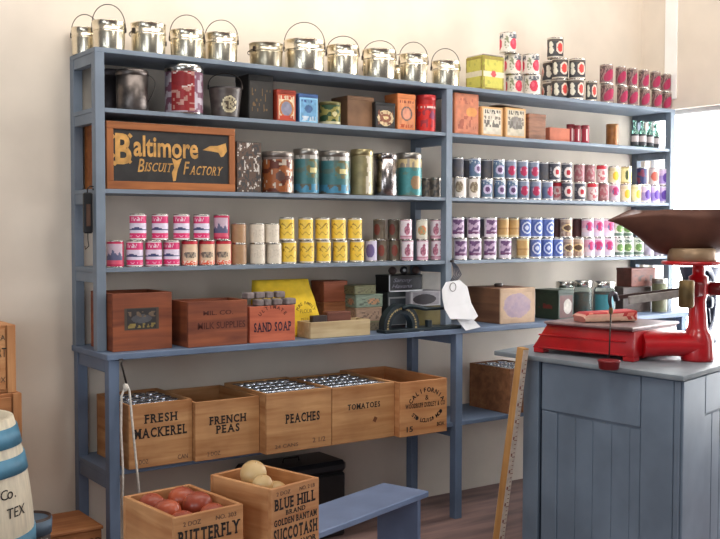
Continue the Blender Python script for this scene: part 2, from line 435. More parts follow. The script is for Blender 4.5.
def d_olive(u, v):
    q = (u*2+.5) % 1
    if ell(q, v, .45, .5, .18, .3) < 1: return (130,60,48)
    return mixc((122,112,96), (98,86,72), vn(u*14, v*6))
def d_purplit(u, v):
    q = (u*2+.5) % 1
    return (112,96,150) if ell(q, v, .5, .5, .25, .35) < 1 else (206,198,220)
def d_purple(u, v):
    q = (u*2+.5) % 1; c = (228,218,226)
    if v > .95 or v < .06: return c
    if .18 < v < .9 and .12 < q < .88:
        if abs(v-.24) < .04: return (110,60,100)
        if vn(q*9+5, v*7) > .52: return (104,70,112)
        return (190,166,190)
    return c
def d_tan(u, v):
    if v > .9 or v < .12: return (208,190,150)
    return mixc((200,164,104), (186,146,92), vn(u*12, v*5)) if not (.4 < v < .5) else (170,130,80)
def d_blue(u, v):
    q = (u*2+.5) % 1
    if v > .95 or v < .05: return (226,228,236)
    e = ell(q, v, .55, .5, .3, .36)
    if .45 < e < .8 or e < .12: return (206,214,234)
    return (74,96,168) if e < 1.5 else (104,122,182)
def d_lens(u, v):
    q = (u*2+.5) % 1
    if v > .95 or v < .05: return (220,212,200)
    e = ell(q, v, .5, .5, .34, .14+.08*math.cos((q-.5)*4))
    if e < .5: return (92,66,52)
    if e < 1: return (224,196,140)
    return (150,124,110) if scrib(u, v, 20, 8, .5) else (186,162,144)
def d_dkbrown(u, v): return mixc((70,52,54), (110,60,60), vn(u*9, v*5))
def d_rose(u, v):
    q = (u*2+.5) % 1
    if v > .93 or v < .06: return (226,222,226)
    if v < .26: return (216,206,222)
    if ell(q, v, .52, .58, .24, .26) < 1: return (190,52,108) if vn(q*12, v*8) > .35 else (110,120,160)
    return (216,160,190) if v > .5 else (222,200,214)
def d_green(u, v):
    q = (u*2+.5) % 1
    if v > .93 or v < .06: return (218,220,214)
    if v > .74: return (84,104,92) if scrib(u, v, 40, 16, .45) else (200,206,196)
    if v < .2: return (92,112,100)
    if ell(q, v, .5, .47, .24, .22) < 1: return (92,128,66) if vn(q*14, v*10) > .35 else (150,176,110)
    return (206,210,198)
def d_pale(u, v): return mixc((190,180,196), (160,150,170), vn(u*14, v*6))
def d_brownimg(u, v):
    q = (u*2+.5) % 1
    if v > .92 or v < .08: return (228,220,214)
    if ell(q, v, .4, .55, .24, .3) < 1: return (128,112,92) if vn(q*12, v*9) > .4 else (176,164,140)
    return (224,214,206)
def d_bluefruit(u, v):
    q = (u*2+.5) % 1
    if v > .95 or v < .05: return (222,222,230)
    if v > .75 and scrib(u, v, 30, 14, .5): return (190,196,200)
    e = ell(q, v, .6, .45, .26, .26)
    if e < .3: return (96,60,104)
    if e < 1: return (196,186,214)
    return mixc((84,104,150), (96,120,124), vn(u*9, v*4))
def d_bluered(u, v):
    q = (u*2+.5) % 1
    if v > .95 or v < .05: return (222,220,228)
    e = ell(q, v, .6, .45, .24, .27)
    if e < 1: return (176,40,84) if vn(q*10, v*8) > .3 else (220,150,170)
    if v > .72: return (130,140,160)
    return mixc((92,104,150), (120,130,140), vn(u*9, v*4))
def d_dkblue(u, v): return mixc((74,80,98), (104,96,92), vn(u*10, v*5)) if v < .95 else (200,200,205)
def d_blackred(u, v):
    q = (u*2+.5) % 1
    if v > .95 or v < .05: return (216,210,210)
    e = ell(q, v, .6, .48, .28, .32)
    if e < .25: return (176,36,52)
    if e < 1: return (228,214,210)
    return (72,72,84) if not (ell(q, v, .15, .5, .1, .3) < 1 and scrib(u, v, 30, 14, .45)) else (150,150,156)
def d_redwhite(u, v):
    q = (u*2+.5) % 1
    if v > .8: return (204,44,60)
    if ell(q, v, .5, .4, .3, .28) < 1: return (206,112,120) if vn(q*10, v*8) > .45 else (236,214,210)
    return (226,196,196)
def d_pinkgrey(u, v):
    q = (u*2+.5) % 1
    if ell(q, v, .5, .5, .3, .36) < 1: return (176,140,140) if vn(q*10, v*8) > .5 else (160,90,100)
    return (150,104,108)
def d_yelfruit(u, v):
    q = (u*2+.5) % 1
    if v > .92 or v < .07: return (232,224,206)
    if ell(q, v, .55, .45, .22, .28) < 1: return (226,180,50)
    if v > .75: return (214,200,160)
    return (232,220,180)
def d_yelleaf(u, v):
    q = (u*2+.5) % 1
    if v > .93 or v < .07: return (190,170,120)
    if ell(q, v, .35, .5, .1, .3) < 1: return (80,92,56)
    if ell(q, v, .75, .45, .12, .26) < 1: return (222,180,70)
    return (234,224,164)
def d_viol(u, v):
    q = (u*2+.5) % 1
    if v > .93 or v < .07: return (226,222,236)
    if ell(q, v, .55, .45, .24, .3) < 1: return (92,60,150)
    return (166,146,206) if v < .6 else (212,190,222)
def d_navy(u, v): return (40,44,92) if vn(u*9, v*6) > .4 else (110,40,70)
def d_orange(u, v):
    q = (u*2+.5) % 1
    return (214,104,90) if ell(q, v, .5, .5, .3, .3) < 1 else (222,206,206)
def d_tomato(u, v):
    q = (u*3) % 1
    if v > .95 or v < .04: return (222,214,204)
    if ell(q, v, .66, .42, .25, .3) < 1: return (210,60,84) if ell(q, v, .6, .5, .1, .12) > 1 else (226,90,110)
    if v > .72 and q > .3: return (92,96,104) if scrib(u, v, 50, 12, .4) else (200,196,190)
    if ell(q, v, .2, .5, .14, .34) < 1: return (136,140,110) if scrib(u, v, 40, 12, .5) else (214,208,196)
    return (224,216,206)
def d_blackpeach(u, v):
    q = (u*2.5+.22) % 1
    if v > .95 or v < .04: return (206,196,180)
    if ell(q, v, .72, .5, .2, .3) < .62: return (214,70,64)
    if ell(q, v, .72, .5, .23, .34) < 1: return (236,206,190)
    if ell(q, v, .22, .66, .12, .17) < 1 or ell(q, v, .24, .36, .14, .19) < 1: return (226,222,204)
    return (58,58,62) if v < .82 else (84,76,70)
def d_beet(u, v):
    q = (u*2+.5) % 1
    if v > .95 or v < .04: return (170,150,140)
    if v > .78: return (150,130,118) if not scrib(u, v, 50, 14, .5) else (90,70,70)
    if ell(q, v, .6+(v-.4)*.4, .42, .26, .34) < 1: return (164,32,76)
    if v < .16: return (130,100,104)
    return (96,66,72) if scrib(u, v, 30, 8, .45) else (150,116,112)
DES = {}
TINP = [(.94, 0), (1, .006), (1, .026), (.97, .036), (.97, .964), (1, .974), (1, .994), (.94, 1.0), (.9, .975)]
def can_proto(key, fn, r, h):
    k = (key, round(r, 4), round(h, 4))
    if k in DES: return DES[k]
    o = lat('tin_can', [(r*a, h*b) for a, b in TINP], TIN, None, 32)
    sleeve('paper_label', r*.985, h*.045, h*.955, fn, o, 64, 24)
    DES[k] = [o, False]
    return DES[k]
ORD = ['first','second','third','fourth','fifth','sixth','seventh','eighth','ninth','tenth','eleventh','twelfth','thirteenth','fourteenth','fifteenth','sixteenth','seventeenth','eighteenth','nineteenth','twentieth']
def place_can(fn, px, r, h, Yc, z, label, group, spin=None):
    pr = can_proto(fn.__name__, fn, r, h); x = X_at(px, Yc)
    a = spin if spin is not None else R.uniform(-.35, .35)
    # print turned towards the aisle
    face = math.atan2(-(CP.x-x)*-1, 1)*0
    rz = -.55 + a
    if not pr[1]: o = pr[0]; pr[1] = True; o.location = (x, Yc, z); o.rotation_euler[2] = rz
    else: o = dup(pr[0], (x, Yc, z), rz)
    tag(o, label, 'can', group)
    return o
def can_row(items, z, r, h, Yc, where, start, group, spin=None):
    """items: (design, words, px centre [, extra Y])"""
    n = {}
    for it in items:
        fn, wd, px = it[:3]; y = Yc + (it[3] if len(it) > 3 else 0)
        k = n.get(wd, 0); n[wd] = k+1
    tot = dict(n); n = {}
    for it in items:
        fn, wd, px = it[:3]; y = Yc + (it[3] if len(it) > 3 else 0)
        k = n.get(wd, 0); n[wd] = k+1
        X_ = X_at(px, y); rr = r*1.12
        for o2 in items:
            if o2 is it: continue
            y2 = Yf + (o2[3] if len(o2) > 3 else 0); x2 = X_at(o2[2], y2); q = math.hypot(X_-x2, y-y2)
            rr = min(rr, q*.494 if abs(y-y2) < .02 else rr)
        rr = max(.029, round(rr, 3)-.0002)
        lab = f'{wd} can {where}' if tot[wd] == 1 else f'{wd} can {where}, {ORD[k]} {start}'
        place_can(fn, px, rr if 'past middle' in where else r, h, y, z, lab, group, spin)
e_ = .0006
# fourth board: pink, kraft, yellow and figure cans
r, h = .0395, .1245
Yf = .062
bot = 'in lower row of fourth board'; top = 'in upper row of fourth board'
fl = 'from the first post'; fm = 'from the middle post'
can_row([(d_dkpink,'crimson mountain-picture',115),(d_pink,'pink banded',134.5),(d_pink,'pink banded',153.5),(d_pink,'pink banded',171.3),(d_redtan,'red and tan',189.5),(d_redtan,'red and tan',206.8),(d_redtan,'red and tan',223.5)], ZD+e_, r, h, Yf, bot, fl, 'pink and red cans on the fourth board')
can_row([(d_pink,'pink banded',138),(d_pink,'pink banded',160),(d_pink,'pink banded',181.5),(d_pink,'pink banded',201.5),(d_dkpink,'crimson mountain-picture',221.5)], ZD+h+2*e_, r, h, Yf, top, fl, 'pink and red cans on the fourth board')
can_row([(d_kraft,'plain brown-paper',238.5),(d_cream,'cream paper',257.3),(d_cream,'cream paper',274)], ZD+e_, .0395, .106, Yf, bot, fl, 'brown and cream cans on the fourth board')
can_row([(d_kraft,'plain brown-paper',238.5),(d_cream,'cream paper',257),(d_cream,'cream paper',271.8)], ZD+.106+2*e_, .0385, .1, Yf, top, fl, 'brown and cream cans on the fourth board')
can_row([(d_yellow,'yellow',x) for x in (289,306.8,323.6,340.2,356.8)], ZD+e_, .0392, .119, Yf, bot, fl, 'yellow cans on the fourth board')
can_row([(d_yellow,'yellow',x) for x in (286.8,305.6,322.4,338.4,354.8)], ZD+.119+2*e_, .0392, .119, Yf, top, fl, 'yellow cans on the fourth board')
G_ = 'figure-print cans on the fourth board'
can_row([(d_purplit,'small lilac',371,.05),(d_olive,'dull olive',381.5,.08),(d_olive,'dull olive',394.5,.08),(d_lady,'pale pink figure-print',407.5),(d_lady,'pale pink figure-print',422.5),(d_lady,'pale pink figure-print',436.5,.02)], ZD+e_, .0335, .119, Yf, bot, fl, G_)
can_row([(d_olive,'dull olive',379,.08),(d_olive,'dull olive',393.5,.08),(d_lady,'pale pink figure-print',406),(d_ladyg,'orange figure-print',421.8),(d_lady,'pale pink figure-print',436,.02)], ZD+.119+2*e_, .0335, .116, Yf, top, fl, G_)
bot += ' past middle post'; top += ' past middle post'
st = 'along'
G_ = 'cans on the fourth board beyond the middle post'
can_row([(d_purple,'purple-print',x) for x in (460.5,475,490,505)] + [(d_cream,'cream paper',515,.09)] + [(d_tan,'tan',523)] + [(d_blue,'blue swirl',x) for x in (535,546.5,557)] + [(d_lens,'brown and cream lens-print',x) for x in (567.5,578)] + [(d_rose,'rose-pink',x) for x in (588.8,598.8,608.7)] + [(d_green,'green and white',x) for x in (618.5,628,638)] + [(d_pale,'pale lilac',648.5),(d_pale,'pale lilac',659)], ZD+e_, .0348, .126, Yf, bot, st, G_)
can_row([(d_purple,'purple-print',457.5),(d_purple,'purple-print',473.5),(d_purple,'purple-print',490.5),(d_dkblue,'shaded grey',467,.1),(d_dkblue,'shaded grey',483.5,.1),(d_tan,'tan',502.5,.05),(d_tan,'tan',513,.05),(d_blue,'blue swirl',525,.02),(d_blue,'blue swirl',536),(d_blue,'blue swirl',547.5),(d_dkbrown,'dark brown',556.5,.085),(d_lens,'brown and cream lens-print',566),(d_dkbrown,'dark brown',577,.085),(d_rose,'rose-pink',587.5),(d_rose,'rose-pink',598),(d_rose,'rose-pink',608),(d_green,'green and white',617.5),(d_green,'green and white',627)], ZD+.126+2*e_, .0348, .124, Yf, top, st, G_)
# third board, second bay
bot = 'in lower row of third board'; top = 'in upper row of third board'
G_ = 'cans on the third board beyond the middle post'
can_row([(d_brownimg,'cream and brown picture',460),(d_brownimg,'cream and brown picture',474),(d_bluefruit,'blue fruit-print',486.5),(d_bluefruit,'blue fruit-print',499.3),(d_bluefruit,'blue fruit-print',511.5),(d_bluered,'blue and red berry',523),(d_bluered,'blue and red berry',535),(d_bluered,'blue and red berry',547),(d_redwhite,'red and white',556,.06),(d_blackred,'black cherry-print',566.5),(d_blackred,'black cherry-print',579.5),(d_redwhite,'red and white',592),(d_pinkgrey,'dusky pink',603.3),(d_rose,'rose-pink',614),(d_yelfruit,'yellow fruit-print',625),(d_yelfruit,'yellow fruit-print',635.3),(d_viol,'violet',645),(d_viol,'violet',654),(d_viol,'violet',663)], ZC+e_, .0345, .118, Yf, bot, st, G_)
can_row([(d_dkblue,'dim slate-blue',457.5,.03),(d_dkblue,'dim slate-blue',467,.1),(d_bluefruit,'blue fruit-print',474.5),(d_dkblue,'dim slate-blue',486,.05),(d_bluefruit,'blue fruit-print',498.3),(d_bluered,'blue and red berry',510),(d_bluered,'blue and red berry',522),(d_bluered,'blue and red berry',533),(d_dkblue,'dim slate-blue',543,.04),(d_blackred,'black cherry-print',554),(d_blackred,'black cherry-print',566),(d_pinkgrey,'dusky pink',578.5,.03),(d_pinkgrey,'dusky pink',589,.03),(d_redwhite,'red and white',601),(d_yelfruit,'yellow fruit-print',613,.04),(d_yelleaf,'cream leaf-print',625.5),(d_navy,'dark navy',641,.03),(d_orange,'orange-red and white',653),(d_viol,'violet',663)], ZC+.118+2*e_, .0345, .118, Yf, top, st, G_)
# top board, second bay
G_ = 'cans on the top board'
CAN_FN = lambda side: (lambda u, v: (214,204,176) if .4 < v < .56 and not (ell(u, v, .5, .48, .12, .1) < 1 and not side) else ((196,80,84) if ell(u, v, .5, .48, .12, .1) < 1 and not side else ((196,188,86) if (.06 < u < .94 and .05 < v < .93) else (150,132,60)) if vn(u*9, v*9) > .3 else (172,168,76)))
CANISTER_LATER = True
rt, ht = .0515, .123
place_can(d_tomato, 513, rt, ht, .12, ZA+e_, 'white tomato-print can in bottom layer next to yellow-green canister', G_)
place_can(d_tomato, 530.8, rt, ht, .06, ZA+e_, 'white tomato-print can in bottom layer next to black cans', G_)
place_can(d_tomato, 511.5, rt, ht, .12, ZA+ht+2*e_, 'white tomato-print can in middle layer behind yellow-green canister', G_)
place_can(d_tomato, 529.5, rt, ht, .06, ZA+ht+2*e_, 'white tomato-print can in middle layer next to black cans', G_)
place_can(d_tomato, 506.5, rt, ht, .11, ZA+2*ht+3*e_, 'white tomato-print can alone on top of its stack', G_)
rk, hk = .0518, .129
for px, y, lv, lab in ((549,.235,0,'half-hidden black peach-print can in bottom layer beside tomato-print cans'),(558,.12,0,'black peach-print can in bottom layer, second from tomato-print cans'),(574,.052,0,'black peach-print can in bottom layer, third from tomato-print cans'),(589.8,.05,0,'black peach-print can at the low end of its stack'),
                       (549,.235,1,'half-hidden black peach-print can in middle layer beside tomato-print cans'),(558.5,.11,1,'black peach-print can in middle layer under the topmost black can'),(575.5,.055,1,'black peach-print can in middle layer at the open end'),(553.5,.13,2,'black peach-print can alone on top of its stack')):
    place_can(d_blackpeach, px, rk if px < 585 else .036, hk, y, ZA+lv*(hk+e_)+e_, lab, G_)
for k, px in enumerate((605.5,620.7,631,643,655,664.5)):
    place_can(d_beet, px, (.0352 if k else .043), .124, .055+(.03 if k == 5 else 0), ZA+e_, f'dark red beet-print can in bottom row, {ORD[k]} along on top board', G_)
for k, px in enumerate((604.5,619,630,641.7,653.3,663.5)):
    place_can(d_beet, px, (.0352 if k else .043), .124, .055+(.03 if k == 5 else 0), ZA+.124+2*e_, f'dark red beet-print can in upper row, {ORD[k]} along on top board', G_)
exec_rest = True

# ------------------------------------------------------------------ boxes and tins
def spot_box(name, p0, p1, yt, z, Yf, depth, label, cat, group=None):
    x0, x1 = X_at(p0, Yf), X_at(p1, Yf); h = Z_at((p0+p1)/2, yt, Yf)-z
    t = thing(name, ((x0+x1)/2, Yf+depth/2, z+e_), label, cat, 0, group)
    return t, x1-x0, h
def flat_fn(base, edge=None, ink=(60,50,45), lines=(), spots=()):
    def f(u, v):
        c = base
        if edge and (u < .07 or u > .93 or v < .05 or v > .95): return edge
        for cu, cv, ru, rv, cc in spots:
            if ell(u, v, cu, cv, ru, rv) < 1: c = cc
        for v0, v1, f_, t_, cc in lines:
            if v0 < v < v1 and .1 < u < .9 and vn(u*f_+v0*31, v*f_*.5) > t_: c = cc
        return mixc(c, tuple(k*.8 for k in c), vn(u*7, v*9))
    return f
def box_tin(name, p0, p1, yt, z, Yf, depth, m, label, cat, front=None, side=None, lid=True, group=None, lidm=None):
    t, w, h = spot_box(name, p0, p1, yt, z, Yf, depth, label, cat, group)
    bx('body', (0, 0, h*(.46 if lid else .5)), (w, depth, h*(.92 if lid else 1)), m, t, .003)
    if lid: bx('lid', (0, 0, h*.93), (w*1.012+.001, depth+.003, h*.14), lidm or m, t, .003)
    hb = h*(.84 if lid else .96)
    if front: panel(t, 'front_label', (0, -depth/2-.001, h*.44 if lid else h/2), w*.94, hb, front, 30, 36)
    if side: panel(t, 'side_label', (-w/2-.001, 0, h*.44 if lid else h/2), depth*.94, hb, side, 26, 30, -FY, FZ)
    return t, w, h
def round_tin(name, p0, p1, yt, z, Yc, label, cat, fn=None, m=None, group=None, lid=True, tr=1, metal=True):
    P = onY((p0+p1)/2, 231, Yc); r = (p1-p0)/2*dep(P)/FPX; h = Z_at((p0+p1)/2, yt, Yc-r*.8)-z
    t = thing(name, (P.x, Yc, z+e_), label, cat, -.55, group)
    m = m or TIN
    lat('body', [(r*.96/tr, 0), (r/tr, .004), (r, h*.9), (r*.97, h*.905)], m, t, 36)
    if lid: lat('lid', [(r*1.0, h*.86), (r*1.02, h*.865), (r*1.02, h*.985), (r*.99, h), (r*.9, h*.985), (r*.3, h*.99)], m if m != TIN else TIN, t, 36)
    if fn: sleeve('printed_wrap', r*1.004/tr, h*.03, h*.855, fn, t, 64, 30, PRINTT if metal else PRINT, top_r=r*1.004)
    return t, r, h
ym = mat('yellow_green_tin', (176,168,70), .4, .1, .12, 8)
t, w, h = box_tin('square_canister', 481.5, 503, 56.5, ZA, .03, .15, ym, 'yellow-green square canister with white band beside the last pail', 'canister', CAN_FN(0), CAN_FN(1), False)
bx('canister_lid', (0, 0, h+.005), (w*.96, .144, .01), TIN, t, .003)
lat('cap', [(.02, 0), (.02, .012), (.016, .015)], mat('dull_tin_rim', (170,164,156), .3, .9, .15, 9), t, 18, (-.01, .02, h+.01))
# second board, first bay
P = onY(133, 231, .12)
t, r, h = round_tin('tin_pail', 117.5, 149, 69, ZB, .1, 'grey tarnished pail with drooping handle on the second board', 'pail', None, DARKTIN)
pts = [(r*1.0+.035*math.sin(PI*k/14), -.02, h*.9-.13*k/14+.02*math.sin(PI*k/14)) for k in range(15)]
tb('bail_handle', pts, .002, WIRE, t, 6)
round_tin('tin_pail', 100, 122, 69, ZB, .262, 'dark tin pail behind the grey pail on the second board', 'pail', None, mat('dark_pail', (74,68,70), .45, .6, .2, 9))
def d_redtin(u, v):
    q = (u*2+.5) % 1
    if ell(q, v, .5, .8, .2, .17) < 1: return (128,34,38)
    if ell(q, v, .5, .8, .23, .2) < 1 and vn(u*40, v*20) > .4: return (206,190,186)
    if .32 < q < .72 and v > .03: return (140,38,40) if vn(u*30, v*14) > .3 else (176,130,120)
    return (172,160,170) if vn(u*26, v*7) > .5 else (116,74,92)
round_tin('round_tin', 166, 203.5, 64, ZB, .085, 'tall red and silver worn round tin on the second board', 'tin', d_redtin)
def d_bucket(u, v):
    q = (u-.5)*2+.5
    e = ell(u, v, .56, .42, .085, .3)
    if e < .75: return (170,158,130) if vn(u*60, v*16) > .45 else (84,72,60)
    if e < 1: return (206,194,160)
    return mixc((70,62,60), (98,90,84), vn(u*20, v*8))
t, r, h = round_tin('tin_pail', 209.5, 242, 83, ZB, .09, 'dark tapered pail with oval label and upright handle', 'pail', d_bucket, mat('dark_pail', (74,68,70), .45, .6, .2, 9), lid=False, tr=1.22)
bail(t, r, h, -.4, .07, WIRE, .93)
bk = mat('black_japanned_tin', (44,42,40), .35, .3, .3, 20, rgb2=(26,24,24))
box_tin('square_tin', 249, 273.5, 75, ZB, .05, .14, bk, 'tall black square tin between tapered pail and red-cream tin', 'tin', flat_fn((46,42,38), None, lines=((.2,.8,16,.72,(120,90,50)),)))
box_tin('tea_tin', 277, 296, 90, ZB, .03, .05, mat('rust_red_tin', (150,50,30), .45, .1, .15, 9), 'red tin with cream front and round portrait on second board', 'tin',
        flat_fn((232,214,180), (176,70,40), lines=((.8,.94,16,.45,(190,70,40)),(.02,.2,14,.35,(196,64,40))), spots=((.5,.45,.4,.34,(196,120,60)),(.5,.45,.3,.27,(140,140,160)))))
box_tin('tea_tin', 299, 318, 94, ZB, .03, .055, mat('dark_blue_tin', (60,90,140), .45, .1, .1, 9), 'light blue tin with dark crest on second board', 'tin',
        flat_fn((112,166,206), (140,190,220), lines=((.8,.92,16,.55,(60,90,140)),(.05,.26,14,.5,(206,216,226))), spots=((.5,.55,.22,.16,(70,104,150)),)))
def d_greentin(u, v):
    if v < .12: return (190,184,150)
    e = ell(u, v, .57, .52, .05, .2)
    if e < .5: return (206,196,150)
    if e < 1: return (120,110,50)
    return (44,70,44) if vn(u*18, v*6) > .5 else (140,132,70)
round_tin('round_tin', 319, 340.5, 101.5, ZB, .075, 'short dark green round tin beside light blue tin', 'tin', d_greentin, mat('olive_tin', (110,104,60), .4, .4, .15, 9))
br = mat('brown_tin_box', (126,92,66), .5, .2, .18, 7)
box_tin('square_tin', 347.5, 373.5, 96.5, ZB, .06, .16, br, 'plain brown square tin between green tin and black labelled tin', 'tin')
box_tin('tea_tin', 375, 395, 102.5, ZB, .03, .06, bk, 'black tin with cream decorated label on second board', 'tin',
        flat_fn((46,40,38), None, lines=((.15,.8,18,.6,(130,70,50)),), spots=((.5,.45,.42,.36,(222,196,150)),(.5,.45,.3,.2,(150,90,60)),(.5,.47,.18,.07,(230,206,150)))))
box_tin('tea_tin', 397, 415, 94, ZB, .04, .12, mat('orange_tin', (206,120,66), .5, .05, .1, 9), 'orange tin with oval portrait near the middle post', 'tin',
        flat_fn((222,140,92), (206,120,66), lines=((.86,.96,18,.5,(150,70,40)),(.04,.16,18,.5,(190,80,40))), spots=((.5,.52,.33,.24,(110,92,86)),(.5,.52,.25,.19,(222,150,120)))))
def d_redround(u, v):
    if v > .86: return (176,40,40)
    if .74 < v < .8 and vn(u*50, 3) > .4: return (226,200,190)
    if ell(u, v, .6, .5, .05, .14) < 1: return (130,60,90)
    return (206,48,44) if vn(u*22, v*7) > .4 else (150,50,60)
round_tin('round_tin', 415.5, 435, 94.5, ZB, .075, 'bright red round tin beside the middle post', 'tin', d_redround, mat('red_lid_tin', (190,50,50), .4, .2, .1, 9))
# second board, second bay
pk = mat('orange_pink_card', (206,126,88), .7, 0, .12, 8)
box_tin('tall_carton', 454, 478, 93.5, ZB, .03, .07, pk, 'tall orange-pink carton first beyond the middle post', 'carton',
        flat_fn((208,126,92), None, lines=((.1,.45,14,.6,(170,90,66)),(.75,.9,16,.6,(180,100,76))), spots=((.7,.55,.24,.12,(226,150,76)),)), lid=False)
cw = mat('tan_card', (206,160,106), .7, 0, .1, 8)
for p0, p1, yt, sp in ((480.5,502,107,'first'),(504.5,525,108,'second')):
    ln = ((.78,.92,18,.5,(96,88,80)),(.3,.55,12,.42,(112,104,96)),(.58,.7,18,.5,(130,118,106)))
    t, w, h = box_tin('wooden_carton', p0, p1, yt, ZB, .04, .1, cw, 'tan box with printed cream label, ' + ('beside the tall orange-pink carton' if sp == 'first' else 'its lid ajar, beside the brown box'), 'box',
        flat_fn((222,210,190) if sp == 'first' else (206,194,170), (206,160,106), lines=ln, spots=() if sp == 'first' else ((.5,.5,.32,.22,(140,132,124)),)), lid=False)
    if sp == 'second': bx('lid', (-w*.2, .0, h+.006), (w*1.1, .1, .004), mat('dark_card', (92,76,56), .7), t, .001, Matrix.Rotation(.06, 3, 'Y'))
box_tin('wooden_box', 528, 545, 114, ZB, .05, .09, mat('brown_wood_box', (140,96,72), .6, 0, .18, 9, stretch=(1,1,6)), 'upright brown wooden box on the second board', 'box', lid=True)
box_tin('wooden_box', 549, 569, 128, ZB, .06, .11, mat('brick_red_box', (190,110,84), .7, 0, .12, 9), 'low brick-red box beside the upright brown box', 'box', lid=False)
def d_redstripe(u, v): return (226,206,206) if .1 < v < .9 and ((u*4) % 1) < .22 else ((150,30,52) if v < .92 else (120,60,60))
for a, b_, w_, y in ((565.5,573.5,'first',.1),(572.5,579.5,'second',.06),(580,588,'third',.04)):
    round_tin('spice_tin', a, b_, 124 if w_ == 'first' else 125, ZB, y, f'slim dark red tin beside the brick-red box, {w_} of three', 'tin', d_redstripe, m=mat('dark_red_tin', (130,40,50), .4, .2, .1, 9), group='slim red tins', metal=False)
round_tin('round_tin', 605, 617, 123.5, ZB, .06, 'brown round tin standing alone near the green bottles', 'tin', lambda u, v: mixc((150,96,50), (120,74,38), vn(u*20, v*5)), mat('brown_tin', (150,104,60), .4, .4, .15, 9))
def thin(m): m.node_tree.nodes['Principled BSDF'].inputs['IOR'].default_value = 1.12; return m
BG = mat('green_bottle_glass', (150,206,190), .06, 0, .02, 5, trans=.75)
for k, (px, y) in enumerate(((633.5,.07),(641,.05),(648.5,.06),(654,.11))):
    x = X_at(px, y); d = dep((x, y, ZB)); r = 4.0*d/FPX; h = .178
    t = thing('glass_bottle', (x, y, ZB+e_), f'slim green glass bottle with dark label, {ORD[k]} from the brown round tin', 'bottle', -.5, 'green bottles')
    lat('glass', [(r*.9, 0), (r, .004), (r, h*.56), (r*.7, h*.66), (r*.36, h*.74), (r*.34, h*.93), (r*.46, h*.935), (r*.46, h)], BG, t, 20)
    sleeve('bottle_label', r*1.01, h*.06, h*.5, lambda u, v: (52,54,60) if v < .3 or v > .86 else ((186,176,176) if .3 < u < .72 else (60,60,66)), t, 40, 12)
# third board, first bay
Yb = .02
x0, x1 = X_at(106.5, Yb), X_at(234.5, Yb); w = x1-x0; h = Z_at(107, 121, Yb)-ZC
t = thing('sign_crate', ((x0+x1)/2, Yb+.14, ZC+e_), 'orange wooden box with black panel lettered in gold', 'box')
bx('body', (0, 0, h/2), (w, .28, h), MIDW, t, .003)
pw, ph = w*.9, h*.77
for c, s, v in (((0,-.145,h*.945),(w,.012,h*.11),0),((0,-.145,h*.06),(w,.012,h*.12),0),((-w*.475,-.145,h*.505),(w*.05,.012,h*.77),1),((w*.475,-.145,h*.505),(w*.05,.012,h*.77),1)):
    bx('frame_rail', c, s, MIDWV if v else MIDW, t, .002)
bx('sign_panel', (0, -.142, h*.505), (pw, .004, ph), mat('black_sign_panel', (44,42,42), .7, 0, .25, 14, rgb2=(30,28,28)), t, 0)
yq = -.1445
text(t, 'B', (-w*.375, yq, h*.6), GOLD, h*.46, w*.12, bold=.03)
for sx_, sz_ in ((-.45,.78),(-.45,.5),(-.325,.8),(-.33,.42),(-.44,.38)):
    bx('letter_flourish', (w*sx_, yq, h*sz_), (w*.03, .001, h*.05), GOLD, t, 0, Matrix.Rotation(.8, 3, 'Y'))
text(t, 'altimore', (-w*.05, yq, h*.655), GOLD, h*.32, w*.5, bold=.022)
text(t, 'B', (-w*.245, yq, h*.365), GOLD, h*.2, w*.05, shear=.25, bold=.01)
slab_text(t, 'ISCUIT', (-w*.11, yq, h*.345), GOLD, h*.135, w*.2, shear=.25, bold=.01)
text(t, 'F', (w*.105, yq, h*.35), GOLD, h*.2, w*.05, shear=.25, bold=.01)
slab_text(t, 'ACTORY', (w*.265, yq, h*.32), GOLD, h*.14, w*.25, shear=.25, bold=.01)
bm = bmesh.new()   # painted pointing hand and the little figure between the words
for pts in ([(-.0,.0),(.06,.05),(.12,.055),(.19,.09),(.2,.0),(.17,-.06),(.15,-.07),(.13,-.02),(.08,-.01)],):
    bm.faces.new([bm.verts.new((w*(.235+x), yq-.0006, h*(.64+y*1.4))) for x, y in pts])
finish(bm, 'gold_hand', GOLD, t, smooth=False); bm = bmesh.new()
bm.faces.new([bm.verts.new((w*(.02+x), yq-.0006, h*(.3+y))) for x, y in [(-.02,-.16),(.0,-.15),(.015,.02),(.05,.2),(.01,.16),(-.03,.2),(-.01,.05),(-.03,-.03)]])
finish(bm, 'gold_figure', GOLD, t, smooth=False)
def d_mottle(u, v):
    q = vn(u*9, v*13)*.6+vn(u*22+7, v*30)*.4
    return (206,200,192) if q > .66 else ((96,76,64) if q > .42 else (64,62,62))
box_tin('square_tin', 236.5, 261.5, 142, ZC, .06, .14, DARKTIN, 'flaking silver and black square tin beside the gold-lettered box', 'tin', d_mottle, lid=False)
def d_brown(u, v):
    if v > .93: return (120,106,100)
    if ell(u, v, .53, .45, .05, .14) < 1: return (92,66,60)
    if vn(u*34, v*10) > .74 or (u > .62 and vn(u*40, v*14) > .5): return (190,176,160)
    return (150,86,48) if vn(u*16, v*5) > .4 else (92,44,30)
round_tin('canister', 262, 293.5, 151, ZC, .075, 'rusty brown round canister next to the flaking square tin', 'canister', d_brown, mat('worn_tin', (150,140,132), .35, .8, .2, 9))
def d_teal(u, v):
    if v > .9: return (190,186,180) if vn(u*30, v*4) > .4 else (130,126,120)
    if .52 < v < .68 and .54 < u < .64: return (206,194,140)
    if v < .22: return (70,130,160) if vn(u*20, v*9) > .4 else (90,90,80)
    if .4 < v < .9 and ell(u, v, .6, .6, .1, .34) < 1: return (112,104,70) if vn(u*24, v*9) > .4 else (86,116,106)
    return (66,112,116) if vn(u*14, v*5) > .4 else (84,104,98)
